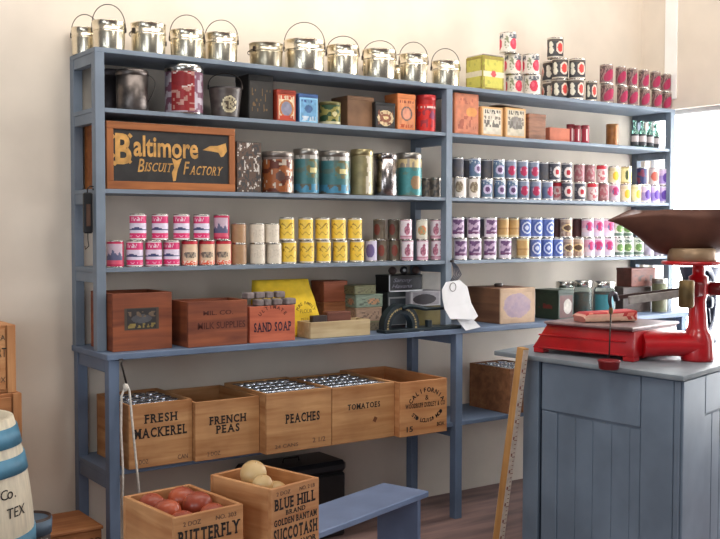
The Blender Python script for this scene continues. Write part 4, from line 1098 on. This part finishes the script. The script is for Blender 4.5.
tag(bx('straw_packing', (0,0,0), (w-.036, d-.036, h-.1), mat('packing_straw', (150,104,64), .9, 0, .3, 60, .4), o, .01), 'straw bed under the onions', 'straw') if False else bx('packing_bed', (0, 0, (h-.1)/2+.015), (w-.036, d-.036, h-.11), mat('packing_straw', (150,104,64), .9, 0, .3, 60, .4), o, .004)
def pack(items, w, d, ww=.02):
    """push the rounds of one layer apart until they only touch"""
    P = [[x, y, r] for x, y, r in items]
    for _ in range(200):
        for i in range(len(P)):
            for k in range(i):
                dx, dy = P[i][0]-P[k][0], P[i][1]-P[k][1]; q = math.hypot(dx, dy) or 1e-4; m_ = P[i][2]+P[k][2]+.001-q
                if m_ > 0:
                    P[i][0] += dx/q*m_/2; P[i][1] += dy/q*m_/2; P[k][0] -= dx/q*m_/2; P[k][1] -= dy/q*m_/2
        for p in P:
            p[0] = max(-w/2+ww+p[2], min(w/2-ww-p[2], p[0])); p[1] = max(-d/2+ww+p[2], min(d/2-ww-p[2], p[1]))
    return P
ol = [(-.06,.11,.049),(.06,.11,.052),(-.06,.0,.05),(.06,.0,.054),(-.06,-.11,.048),(.06,-.11,.05)]
names_ = ['back row, nearer the rope','back row, nearer the cream onions','middle row, nearer the rope','biggest in the middle','front row, nearer the rope','front row, nearer the cream onions']
for (x, y, r), nm in zip(pack(ol, w, d), names_):
    onion('red_onion', x, y, zt-.1+.012+r*.88+(.012 if nm[0] != 'f' else 0), r, RO, f'red onion in the bench crate, {nm}', 'onion', 'red onions', R.uniform(-.3, .3))
o, w, d, h, c, a = produce_crate((208,477), (271,490), (320.6,479), .735, 'pale wooden crate of cream onions on the bench')
ca, sa = math.cos(a), math.sin(a); F_ = -d/2-.0005; zt = ZBN+h
text(o, '2 DOZ', (-w*.25, F_, h*.93), INKG, h*.045, w*.28); text(o, 'NO. 2 LB', (w*.24, F_, h*.93), INKG, h*.045, w*.32)
for i, (s, x0, w0, dz) in enumerate((('BLUE', -.235, .38, 0), ('HILL', .225, .38, 0))):
    slab_text(o, s, (w*x0, F_, h*.81), INK, h*.13, w*w0, bold=.03)
slab_text(o, 'BRAND', (0, F_, h*.7), INK, h*.055, w*.4, bold=.02)
slab_text(o, 'GOLDEN BANTAM', (0, F_, h*.605), INK, h*.075, w*.88, bold=.03)
slab_text(o, 'SUCCOTASH', (0, F_, h*.46), INK, h*.15, w*.9, bold=.035)
text(o, 'SKY & FLAVOR', (0, F_, h*.32), INK, h*.07, w*.86, bold=.03)
text(o, 'CANNED GOODS', (0, F_, h*.2), INK, h*.07, w*.8, bold=.02)
bx('packing_bed', (0, 0, (h-.115)/2+.015), (w-.036, d-.036, h-.125), mat('packing_straw', (150,104,64), .9, 0, .3, 60, .4), o, .004)
YO = mat('cream_onion_skin', (226,198,146), .4, 0, .15, 4, rgb2=(190,150,96), stretch=(1,1,.4))
zb = zt-.1+.012
fl_ = [(-.06,.11,.043,'back, nearer the red onions'),(.06,.11,.043,'back, nearer the bench end'),(-.06,0,.043,'middle, nearer the red onions'),(.06,0,.043,'middle, nearer the bench end'),(-.06,-.11,.047,'front, nearer the red onions'),(.06,-.11,.047,'front, nearer the bench end')]
for (x, y, r), q in zip(pack([f[:3] for f in fl_], w, d), fl_):
    onion('cream_onion', x, y, zb-.02+r*.9, r, YO, f'cream coloured onion in the lower layer of its crate, {q[3]}', 'onion', 'cream onions', R.uniform(-.4, .4), .92)
for x, y, r, nm in ((.005,.065,.05,'topmost cream coloured onion at the back of its crate'),(-.055,-.05,.038,'smaller cream coloured onion lying on the lower layer')):
    onion('cream_onion', x, y, zb+.062+r*.9-.022, r, YO, nm, 'onion', 'cream onions', .3, 1.0)
# ------------------------------------------------------------------ dark trunk under the shelving
tl, tr_ = onZ(262, 478, .36), onZ(341, 470, .36)
q0 = onY(290, 470, .02); q1 = onY(343, 470, .02)
t = thing('tin_chest', ((q0.x+q1.x)/2-.1, .12, 0), 'black tin chest on the floor under the lower board', 'chest')
tw_ = q1.x-q0.x+.2; th_ = Z_at(315, 464, 0)
bx('body', (0, 0, th_*.42), (tw_, .26, th_*.84), BLACK, t, .012)
bx('lid', (0, 0, th_*.92), (tw_+.012, .272, th_*.16), mat('black_trunk_lid', (34,34,38), .3), t, .02)
tb('lid_handle', [(-.05, 0, th_), (-.045, 0, th_+.02), (.045, 0, th_+.02), (.05, 0, th_)], .004, WIRE, t, 8)

# ------------------------------------------------------------------ barrel, boxes and bucket at the near end
BW_ = mat('white_barrel_paint', (222,210,186), .6, 0, .08, 8, .06, stretch=(6,6,1)); BHO = mat('light_blue_hoop', (78,132,160), .5, 0, .15, 8)
bd = 3.6
cpx = -45
P = CP + (ray(cpx, 470))*(bd); bxx, bxy = P.x, P.y
BH = CP.z-(421-231)*bd/FPX
def bprof(z):
    q = z/BH; return .2+.07*(1-(2*q-1)**2)
t = thing('keg_barrel', (bxx, bxy, 0), 'white painted barrel with light blue hoops and hand-lettered name', 'barrel')
n = 22
lat('staves', [(bprof(BH*k/n), BH*k/n) for k in range(n+1)]+[(bprof(BH)-.02, BH), (bprof(BH)-.022, BH-.02), (.02, BH-.02)], BW_, t, 44)
for z0, z1 in ((BH-.02-.075, BH-.03),(BH-.19, BH-.13),(.5,.57),(.3,.37),(.15,.21),(.03,.09)):
    if z0 == .5: z0, z1 = BH-.48, BH-.405
    lat('hoop', [(bprof(z0), z0), (bprof(z0)+.005, z0), (bprof(z1)+.005, z1), (bprof(z1), z1)], BHO, t, 44)
thc = math.atan2(CP.y-bxy, CP.x-bxx)
def barrel_text(s, z, h, thend, step):
    bm = bmesh.new()
    for i, ch in enumerate(reversed(s)):
        if ch == ' ': continue
        th = thend-i*step; rr = bprof(z)+.002
        r_ = Vector((-math.sin(th), math.cos(th), 0)); 
        hh = h*(1 if ch.isupper() or ch in '&' else (.72 if ch != '.' and ch != ',' else .18))
        oo = text(None, ch, Vector((rr*math.cos(th), rr*math.sin(th), z-(h-hh)/2)), INK, hh, None, r_, FZ, .0)
        bm.from_mesh(oo.data); dd_ = oo.data; bpy.data.objects.remove(oo); bpy.data.meshes.remove(dd_)
    finish(bm, 'lettering', INK, t, smooth=False)
barrel_text('Milling Co.', BH-.245, .036, thc+.87, .105)
barrel_text('Austin, TEX', BH-.312, .036, thc+.96, .115)
# stacked boxes against the wall
def side_box(x1, w, y0, d, z0, z1, label, m, name='wooden_box'):
    t = thing(name, (x1-w/2, y0+d/2, z0+e_), label, 'box'); h = z1-z0-e_
    bx('body', (0, .006, h/2), (w-.002, d-.012, h), m, t, .003)
    bx('front_panel', (-.018, -d/2+.005, h/2), (w-.05, .01, h-.03), m, t, .002)
    bx('corner_batten', (w/2-.02, -d/2+.003, h/2), (.036, .016, h), wood('pale_pine_upright', (214,160,108), (180,118,70), 2), t, .002)
    bx('corner_batten', (-w/2+.02, -d/2+.003, h/2), (.036, .016, h), wood('pale_pine_upright', (214,160,108), (180,118,70), 2), t, .002)
    return t, h
Ys = -.06
x1 = X_at(14.5, Ys); zt_, zb_ = Z_at(8, 325, Ys), Z_at(8, 393, Ys)
t, h = side_box(x1, .5, Ys, .36, zb_, zt_, 'pale wooden box on top of the stack by the barrel', PALE)
text(t, 'TEA', (.18, -.18-.0005, h*.82), INK, .022, .05); text(t, 'IMPORT', (.15, -.1805, h*.6), INK, .04, .12); text(t, 'BOX', (.175, -.1805, h*.2), INKG, .022, .06)
BRB = wood('brown_box_boards', (190,128,78), (150,92,52), 0)
x2 = X_at(18.5, Ys)
side_box(x2, .54, Ys-.02, .38, .47, zb_-e_, 'brown wooden box under the pale box by the barrel', BRB)
side_box(x2, .54, Ys-.02, .38, 0, .47-e_, 'lowest brown wooden box of the stack behind the barrel', BRB)
# low box on the floor
A_, B_, C_ = onZ(48, 534, .3), onZ(104.5, 524, .3), onZ(77, 502, .3)
ex = (B_-A_); a = math.atan2(ex.y, ex.x); w = ex.length; d = (C_-B_).length
ux, uy = Vector((math.cos(a), math.sin(a), 0)), Vector((-math.sin(a), math.cos(a), 0)); w *= .95; d = min(d, .3)
c = A_+ux*w/2+uy*d/2
t = thing('wooden_box', (c.x, c.y, 0), 'closed brown wooden box on the floor at the shelf end', 'box', a)
bx('body', (0, 0, .14), (w, d, .28), BRB, t, .004); bx('lid', (0, 0, .2885), (w+.012, d+.012, .016), BRB, t, .003)
text(t, 'LARD', (w*.28, -d/2-.0005, .23), INK, .03, .1)
P = onZ(30, 516, .43)
t = thing('wooden_bucket', (P.x, P.y, 0), 'dark tall bucket with blue-grey rim between barrel and low box', 'bucket')
lat('body', [(.066, 0), (.07, .01), (.086, .43), (.078, .43), (.064, .05), (.01, .045)], mat('dark_bucket', (70,52,46), .5), t, 28)
lat('rim_band', [(.0845, .36), (.0885, .36), (.0905, .42), (.086, .42)], mat('dull_blue_band', (84,104,124), .5), t, 28)

# ------------------------------------------------------------------ store counter at the right
CZ = 1.0
K0, K1, K2 = onZ(683.5, 376.3, CZ), onZ(494, 350.8, CZ), onZ(720, 365.5, CZ)
dl = (K1-K0).normalized(); dr = (K2-K0).normalized(); Lc = (K1-K0).length; Rc = 1.3
K2 = K0+dr*Rc; K3 = K2+dl*Lc
t = thing('store_counter', (K0.x, K0.y, 0), 'blue-grey panelled store counter carrying the red scale', 'counter'); O = Vector((K0.x, K0.y, 0))
def pl(p): return (p.x-O.x, p.y-O.y)
bm = bmesh.new(); prism(bm, [pl(K0), pl(K2), pl(K3), pl(K1)], CZ-.024, CZ); bmesh.ops.recalc_face_normals(bm, faces=bm.faces)
bmesh.ops.bevel(bm, geom=[e for e in bm.edges], offset=.004, segments=2, affect='EDGES', profile=.5)
finish(bm, 'counter_top', mat('counter_top_paint', (128,138,146), .45, 0, .12, 6, .05), t)
inn = .03
def body_pt(s, q): return O + dl*s + dr*q      # s along the long face, q inwards
Lb = (onZ(543, 360, CZ-.1)-K0)
# distance along the long face where a sight line crosses it
nl = Vector((dl.y, -dl.x, 0)); 
if nl.dot(dr) > 0: nl = -nl
def s_at(px, py=420, inset=.03):
    d_ = ray(px, py); base = K0 - nl*inset
    tt = (base-CP).dot(nl)/d_.dot(nl); P_ = CP+d_*tt
    return (P_-K0).dot(dl), P_.z
s_end = s_at(543)[0]
BASEP = [K0-nl*inn+dl*.03, K0-nl*inn+dl*.03+dr*(Rc-.08), K0-nl*inn+dl*s_end+dr*(Rc-.08), K0-nl*inn+dl*s_end]
bm = bmesh.new(); prism(bm, [pl(p) for p in BASEP], 0, CZ-.0245); bmesh.ops.recalc_face_normals(bm, faces=bm.faces); finish(bm, 'cabinet_body', COUNTER, t)
def slab(name, s0, s1, z0, z1, th, m=COUNTER, inset=inn, bev=.003):
    bm = bmesh.new(); a_ = K0-nl*inset
    prism(bm, [pl(a_+dl*s0), pl(a_+dl*s1), pl(a_+dl*s1+nl*th), pl(a_+dl*s0+nl*th)], z0, z1); bmesh.ops.recalc_face_normals(bm, faces=bm.faces)
    if bev: bmesh.ops.bevel(bm, geom=list(bm.edges), offset=bev, segments=1, affect='EDGES')
    return finish(bm, name, m, t)
s642 = s_at(641.5, 400)[0]; zlow = s_at(641, 427)[1]
sR0, sR1 = s_at(633, 450)[0], s_at(674, 450)[0]
slab('upper_panel', s642, s_end, zlow, CZ-.03, .012)
slab('corner_stile', sR1, s642-.004, .0, CZ-.03, .010)
slab('corner_stile', .03, sR1-.006, .0, CZ-.03, .014)
gx = [s_at(p, 470)[0] for p in (640.5, 630, 611.8, 593, 575.7, 558)]
for a_, b_ in zip(gx, gx[1:]): slab('bead_board', a_+.002, b_-.002, .0, zlow-.012, .004, bev=.0015)
slab('stile', gx[-1]+.003, s_end, .0, zlow-.006, .010)
# far end leg board under the overhanging top
sl0, sl1 = s_at(536, 400, .012)[0], s_at(521, 400, .012)[0]
slab('leg_board', sl0, sl1, 0, CZ-.0245, .022, inset=.05)
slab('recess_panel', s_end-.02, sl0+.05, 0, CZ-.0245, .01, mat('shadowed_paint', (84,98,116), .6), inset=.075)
# short face boards
nr = Vector((dr.y, -dr.x, 0))
if nr.dot(dl) > 0: nr = -nr
def slab_r(name, q0, q1, z0, z1, th):
    bm = bmesh.new(); a_ = K0-nl*inn+dl*.03
    prism(bm, [pl(a_+dr*q0), pl(a_+dr*q1), pl(a_+dr*q1+nr*th), pl(a_+dr*q0+nr*th)], z0, z1); bmesh.ops.recalc_face_normals(bm, faces=bm.faces)
    bmesh.ops.bevel(bm, geom=list(bm.edges), offset=.003, segments=1, affect='EDGES'); return finish(bm, name, COUNTER, t)
slab_r('corner_stile', .0, .26, 0, CZ-.03, .012); slab_r('upper_panel', .266, Rc-.09, .79, CZ-.03, .012); slab_r('corner_stile', Rc-.3, Rc-.09, 0, .785, .012)
for k in range(7): slab_r('bead_board', .27+k*.105, .27+k*.105+.101, 0, .78, .004)

# ------------------------------------------------------------------ red counter scale
S0 = onZ(633.4, 362.6, CZ); S1 = onZ(531.6, 352, CZ)
ph = math.atan2((S1-S0).y, (S1-S0).x)-PI/2
SLn = (S1-S0).length
t = thing('counter_scale', (S0.x, S0.y, CZ+e_), 'big red cast-iron counter scale with brown tin scoop', 'scale', ph)
Rm = Matrix.Rotation(-ph, 3, 'Z')
def sl(P): return Rm @ (Vector(P)-Vector(t.location))
SW = .45; SH = .148
# platform base: hollow box on feet, slightly flared
bm = bmesh.new(); prism(bm, [(0, 0), (SW, 0), (SW, SLn), (0, SLn)], .022, SH)
for v in bm.verts:
    if v.co.z > .1: v.co.x = SW/2+(v.co.x-SW/2)*.97; v.co.y = v.co.y if v.co.y < SLn/2 else SLn-.085
bmesh.ops.recalc_face_normals(bm, faces=bm.faces); bmesh.ops.bevel(bm, geom=list(bm.edges), offset=.008, segments=2, affect='EDGES', profile=.5)
finish(bm, 'platform_base', RED, t)
for x in (.03, SW-.03):
    for y in (.03, SLn-.04): bx('foot', (x, y, .0125), (.06, .06, .024), RED, t, .004)
for s in (0, 1): bx('side_lip', (.006, SLn/2, .03+.065*s), (.018, SLn*.86, .008), RED, t, .003)
PLT = mat('worn_scale_plate', (150,128,128), .35, .3, .2, 9)
bx('platform_plate', (SW/2-.005, (SLn-.09)/2, SH+.014), (SW+.03, SLn-.08, .014), PLT, t, .004)
bx('plate_edge', (SW/2-.005, (SLn-.09)/2, SH+.003), (SW+.01, SLn-.1, .01), REDD, t, .002)
# neck and pedestal
cb = sl(onZ(707, 362, CZ)); cxl, cyl = cb.x+.02, cb.y+.06
bm = bmesh.new()
dirn = Vector((cxl-.12, cyl-.0, 0)); Ln = dirn.length; dn = dirn.normalized(); pn = Vector((-dn.y, dn.x, 0))
secs = []
for k in range(9):
    q = k/8; c = Vector((.12, .03, 0))+dn*(Ln+.03)*q; wd = .2-.01*math.sin(PI*q); zb_ = .006+.012*math.sin(PI*min(1, max(0, q)))**.6; zt__ = SH-.004
    ring = [c+pn*wd/2*math.cos(a)*1.0+Vector((0, 0, (zb_+zt__)/2+(zt__-zb_)/2*math.sin(a))) for a in [2*PI*j/16 for j in range(16)]]
    ring = [Vector((c.x+(p.x-c.x)*1.0, c.y+(p.y-c.y), p.z)) for p in ring]
    secs.append([bm.verts.new(p) for p in ring])
for a_, b_ in zip(secs, secs[1:]):
    for j in range(16): bm.faces.new((a_[j], a_[(j+1) % 16], b_[(j+1) % 16], b_[j]))
bm.faces.new(secs[0][::-1]); bm.faces.new(secs[-1]); bmesh.ops.recalc_face_normals(bm, faces=bm.faces)
finish(bm, 'neck', RED, t, 60)
colz = CP.z-(269-231)*4.6/FPX-CZ
lat('pedestal', [(.075, 0), (.078, .012), (.078, .05), (.074, .1), (.066, .13), (.056, .145), (.048, .16), (.036, colz-.18), (.04, colz-.165), (.046, colz-.14), (.046, colz-.06), (.03, colz-.05), (.028, colz-.005), (.05, colz)], RED, t, 36, (cxl, cyl, 0))
# side bracket with moving parts
bx('beam_bracket', (cxl, cyl-.01, colz-.12), (.17, .06, .07), REDD, t, .008)
lat('bracket_boss', [(.03, -.05), (.034, -.04), (.034, .04), (.03, .05)], REDD, t, 20).matrix_local = Matrix.Translation((cxl+.06, cyl-.05, colz-.12)) @ Matrix.Rotation(PI/2, 4, 'X')
lat('tray_plate', [(.134, 0), (.142, .004), (.142, .014), (.136, .018), (.04, .018)], RED, t, 40, (cxl-.075, cyl, colz))
lat('scoop_collar', [(.112, 0), (.116, .005), (.11, .055), (.1, .062)], mat('tan_collar_tin', (150,124,96), .45, .4, .12, 8), t, 36, (cxl-.075, cyl, colz+.018))
# brass poise
q = sl(onX(685, 287, sum([K0.x+.32]))); 
brp = Vector((cxl-.185, cyl-.03, colz-.135))
lat('poise', [(.03, -.065), (.036, -.058), (.036, .058), (.03, .065)], BRASS, t, 24, tuple(brp))
# beam toward the aisle edge
be = sl(onX(611, 302, K0.x+.005)); bs = Vector((cxl-.02, cyl-.03, colz-.125))
dv = (be-bs); ang = math.atan2(dv.y, dv.x); el = math.atan2(dv.z, dv.xy.length)
def bar(name, off, p0, p1, hgt, wid, m):
    bm = bmesh.new(); a_ = bs+dv*p0; b_ = bs+dv*p1; L_ = (b_-a_).length
    box(bm, (0, 0, 0), (L_, wid, hgt), None, .002)
    Mx = Matrix.Translation((a_+b_)/2+Vector(off)) @ Matrix.Rotation(ang, 4, 'Z') @ Matrix.Rotation(-el, 4, 'Y')
    bm.transform(Mx); return finish(bm, name, m, t)
bar('beam', (0, -.015, .0), .14, .84, .038, .012, GREYM); bar('back_beam', (0, .035, .012), .1, .9, .02, .01, mat('dark_beam', (84,66,64), .4, .6))
pts = [be+Vector((.05, .0, .005)), be+Vector((.035, 0, .035)), be+Vector((.01, 0, .042)), be+Vector((-.01, 0, .03)), be+Vector((-.012, 0, .005)), be+Vector((0, 0, -.025))]
tb('beam_hook', pts, [.014,.013,.011,.010,.009,.008], mat('dark_grey_iron', (72,68,76), .4, .6), t, 10)
pt = sl(onX(609, 364, K0.x-.066)); pb = pt.z
lat('hanger_link', [(.004,-.02),(.01,-.01),(.01,.01),(.004,.02)], BRASS, t, 12, (be.x, be.y, be.z-.04))
tb('hanger_rod', [be+Vector((0, 0, -.04)), Vector((pt.x, pt.y, pb+.03))], .0035, WIRE, t, 8)
lat('counterweight_pan', [(.04, 0), (.046, .006), (.05, .035), (.054, .04), (.05, .044), (.01, .04)], REDD, t, 28, (pt.x, pt.y, pb-.025))
# scoop
SCM = mat('brown_tin_scoop', (104,66,52), .5, .3, .2, 5, rgb2=(78,48,40))
tip = sl(onX(609, 220, K0.x+.05))
zc0 = colz+.05
bm = bmesh.new(); secs = []
xa, xb = tip.x, cxl+.36
NS = 22
for k in range(NS+1):
    q = k/NS; x = xa+(xb-xa)*q; yc = tip.y+(cyl-tip.y)*min(1, q*1.6)
    rimz = tip.z + (.052*min(1, q/.24)**.85)
    wd = .004+.2*min(1, q/.45)**1.25; dp = (rimz-zc0)
    botz = tip.z-.004-(tip.z-.004-zc0)*min(1, q/.36)**1.35
    if q > .85: wd *= 1-.25*((q-.85)/.15)**2
    ring = []
    for j in range(17):
        a_ = PI*j/16; c_, s_ = math.cos(a_), math.sin(a_)
        ring.append((x, yc-wd*c_, rimz-(rimz-botz)*s_**.9))
    secs.append([bm.verts.new(p) for p in ring])
for a_, b_ in zip(secs, secs[1:]):
    for j in range(16): bm.faces.new((a_[j], a_[j+1], b_[j+1], b_[j]))
bm.faces.new(secs[-1])
bmesh.ops.recalc_face_normals(bm, faces=bm.faces)
so = finish(bm, 'scoop', SCM, t, 60)
md = so.modifiers.new('thick', 'SOLIDIFY'); md.thickness = .004; md.offset = 0
# bacon on the plate
zpl = CZ+e_+SH+.0215
pb0 = sl(onZ(612, 316, zpl)); 
t2 = thing('bacon_slab', tuple((Matrix.Rotation(ph, 3, 'Z') @ Vector((SW*.42, SLn*.46, 0))) + Vector((S0.x, S0.y, zpl+e_))), 'slab of streaky bacon lying on the scale plate', 'bacon', ph-.55)
bm = bmesh.new(); lay = bm.loops.layers.color.new('ink'); secs = []
LB, HB, WB = .29, .058, .13
for k in range(25):
    q = k/24; x = LB*(q-.5); hq = HB*(.82+.18*q)*(1-.35*max(0, (.08-q)/.08)); ring = []
    for j in range(28):
        a_ = 2*PI*j/28; c_, s_ = math.cos(a_), math.sin(a_)
        y = WB/2*math.copysign(abs(c_)**.3, c_); z = hq/2+hq/2*math.copysign(abs(s_)**.3, s_)
        ring.append(bm.verts.new((x+.006*math.sin(9*z/HB), y+.006*math.sin(q*9), max(0, z))))
    secs.append(ring)
def baconc(q, z):
    v = z/HB+.06*math.sin(q*9)
    if v < .12: return (150,110,92)
    if v < .38: return (224,186,160)
    if v < .52: return (186,70,64) if vn(q*14, v*5) > .35 else (226,180,160)
    if v < .64: return (222,170,150)
    return (176,44,44) if vn(q*9, v*6) > .3 else (214,120,104)
for k, (a_, b_) in enumerate(zip(secs, secs[1:])):
    for j in range(28):
        f = bm.faces.new((a_[j], a_[(j+1) % 28], b_[(j+1) % 28], b_[j])); zc_ = f.calc_center_median().z
        for l in f.loops: l[lay] = (*[x_/255 for x_ in baconc(k/24, zc_)], 1)
for ring in (secs[0][::-1], secs[-1]):
    f = bm.faces.new(ring)
    for l in f.loops: l[lay] = (.8, .5, .45, 1)
bmesh.ops.recalc_face_normals(bm, faces=bm.faces)
finish(bm, 'meat', PRINT, t2, 60)
# paper sheets behind the neck
t2 = tag(bx('paper_sheet', (0,0,0), (.2,.16,.003), WHITEP, None, 0), 'pale paper sheet on the counter behind the scale neck', 'paper')
qq = Matrix.Rotation(ph, 3, 'Z') @ Vector((SW+.14, .12, 0)); t2.location = (S0.x+qq.x, S0.y+qq.y, CZ+.0025); t2.rotation_euler[2] = ph

# ------------------------------------------------------------------ yardstick leaning on the counter end
top = onY(526.5, 351, K1.y*.55+K0.y*.45); 
b_ = onZ(497.5, 548, .0)
tp_ = CP + ray(523, 350)*5.08
dv = (tp_-b_); Ls = dv.length
t = thing('yardstick', (b_.x, b_.y, 0.012), 'tall square wooden yardstick leaning against the counter end', 'yardstick')
zax = dv.normalized(); view = (CP-b_); view.z = 0; view.normalize()
xax = (view.cross(zax)).normalized()*-1; yax = zax.cross(xax)
rot = Matrix.Rotation(-.75, 3, zax)
xax, yax = rot @ xax, rot @ yax
Mx = Matrix((xax, yax, zax)).transposed()
def stick(name, c, s, m):
    bm = bmesh.new(); box(bm, c, s, None, .001); bm.transform(Mx.to_4x4()); return finish(bm, name, m, t)
SWD = .042
stick('stick', (0, 0, Ls/2), (SWD, SWD, Ls), wood('yardstick_wood', (214,166,104), (186,134,78), 2))
for sx_ in (-1, 1):
    stick('scale_face', (sx_*(SWD/2+.0006), 0, Ls/2), (.001, SWD*.94, Ls*.985), mat('pale_scale_face', (222,206,190), .6, 0, .08, 30))
    bm = bmesh.new()
    for k in range(44):
        z = .04+k*(Ls-.08)/44
        box(bm, (sx_*(SWD/2+.0014), SWD*.2, z), (.0006, SWD*(.5 if k % 4 == 0 else .3), .0035))
        if k % 4 == 0: box(bm, (sx_*(SWD/2+.0014), -SWD*.18, z+.012), (.0006, SWD*.24, .016))
    bm.transform(Mx.to_4x4()); finish(bm, 'graduation', mat('red_brown_tick', (150,90,76), .8), t, smooth=False)

# ------------------------------------------------------------------ coffee mill with big wheel by the window
mx_, my_ = X_at(686, -.62), -.62
MZ = Z_at(700, 300, my_)
NAVY = mat('navy_iron', (34,38,58), .4, .4, .15, 9)
t = thing('coffee_mill', (mx_, my_, 0), 'dark iron mill with big spoked wheel behind the scale by the window', 'mill', 0)
bx('stand', (.15, .02, (MZ-.26)/2), (.3, .3, MZ-.26), COUNTER, t, .005)
lat('mill_body', [(.1, MZ-.26), (.11, MZ-.24), (.06, MZ-.16), (.06, MZ+.06), (.09, MZ+.1), (.12, MZ+.2), (.11, MZ+.2), (.05, MZ+.09)], NAVY, t, 28, (.16, .02, 0))
wh = []
WR = .205
wl_o = empty('wheel', (0.02, -.12, MZ)); wl_o.parent = t; wl_o.rotation_euler = (0, 0, .38)
bm = bmesh.new(); tube(bm, [(WR*math.cos(2*PI*k/40), 0, WR*math.sin(2*PI*k/40)) for k in range(40)], .022, 10, True); finish(bm, 'wheel_rim', NAVY, wl_o, 70)
for k in range(5):
    a = 2*PI*k/5+.4; m_ = Vector((WR*.55*math.cos(a+.35), 0, WR*.55*math.sin(a+.35)))
    tb('spoke', [(0, 0, 0), m_, (WR*math.cos(a), 0, WR*math.sin(a))], .011, NAVY, wl_o, 8)
h_ = lat('hub', [(.03, -.05), (.035, -.04), (.035, .04), (.03, .05)], NAVY, wl_o, 20); h_.rotation_euler = (PI/2, 0, 0)
tb('axle', [(0.02, -.12, MZ), (.16, .02, MZ)], .014, NAVY, t, 10)

# ------------------------------------------------------------------ light
SC.view_settings.view_transform = 'Standard'; SC.view_settings.look = 'None'; SC.view_settings.exposure = .14; SC.view_settings.gamma = 1
w = bpy.data.worlds.new('world'); SC.world = w; w.use_nodes = True
nt = w.node_tree; bg = nt.nodes['Background']; bg.inputs['Strength'].default_value = WS
tc = nt.nodes.new('ShaderNodeTexCoord'); sp = nt.nodes.new('ShaderNodeSeparateXYZ'); cr = nt.nodes.new('ShaderNodeValToRGB')
mr = nt.nodes.new('ShaderNodeMapRange'); mr.inputs['From Min'].default_value = -.6; mr.inputs['From Max'].default_value = .8
nt.links.new(tc.outputs['Generated'], sp.inputs[0]); nt.links.new(sp.outputs['Z'], mr.inputs['Value']); nt.links.new(mr.outputs[0], cr.inputs['Fac']); nt.links.new(cr.outputs['Color'], bg.inputs['Color'])
e = cr.color_ramp.elements; e[0].position = .25; e[0].color = (.17,.19,.25,1); e[1].position = .75; e[1].color = (1.0,.95,.9,1)
def area(name, loc, target, sx, sy, power, col):
    l = bpy.data.lights.new(name, 'AREA'); l.shape = 'RECTANGLE'; l.size = sx; l.size_y = sy; l.energy = power; l.color = col
    o = bpy.data.objects.new(name, l); COL.objects.link(o); o.location = loc
    o.rotation_euler = (Vector(target)-Vector(loc)).to_track_quat('-Z', 'Y').to_euler(); return o
area('window_light', (WALLX+.05, -.75, 1.42), (1.5, -.5, 1.3), 1.9, 1.9, 60, (.93,.97,1))
area('front_fill_light', (-2.9, -5.0, 2.2), (1.2, .3, 2.0), 1.6, 2.0, 30, (.88,.94,1))  # added fill lamp from behind the camera, no door there
area('right_wall_fill', (.8, -3.4, 3.6), (4.1, -.3, 2.9), .9, .9, 32, (1,.95,.88))  # added lamp that only brightens the upper right wall
area('side_light', (-3.1, -2.4, 1.2), (2.0, -1.2, .5), 1.2, 1.4, 26, (.84,.92,1))
area('high_light', (1.2, -1.3, 4.1), (1.4, .4, 2.7), 5.0, .7, 88, (1,.94,.87))
for k, v in LABELS.items():
    if len(v) > 1: print('DUP LABEL', k, v)
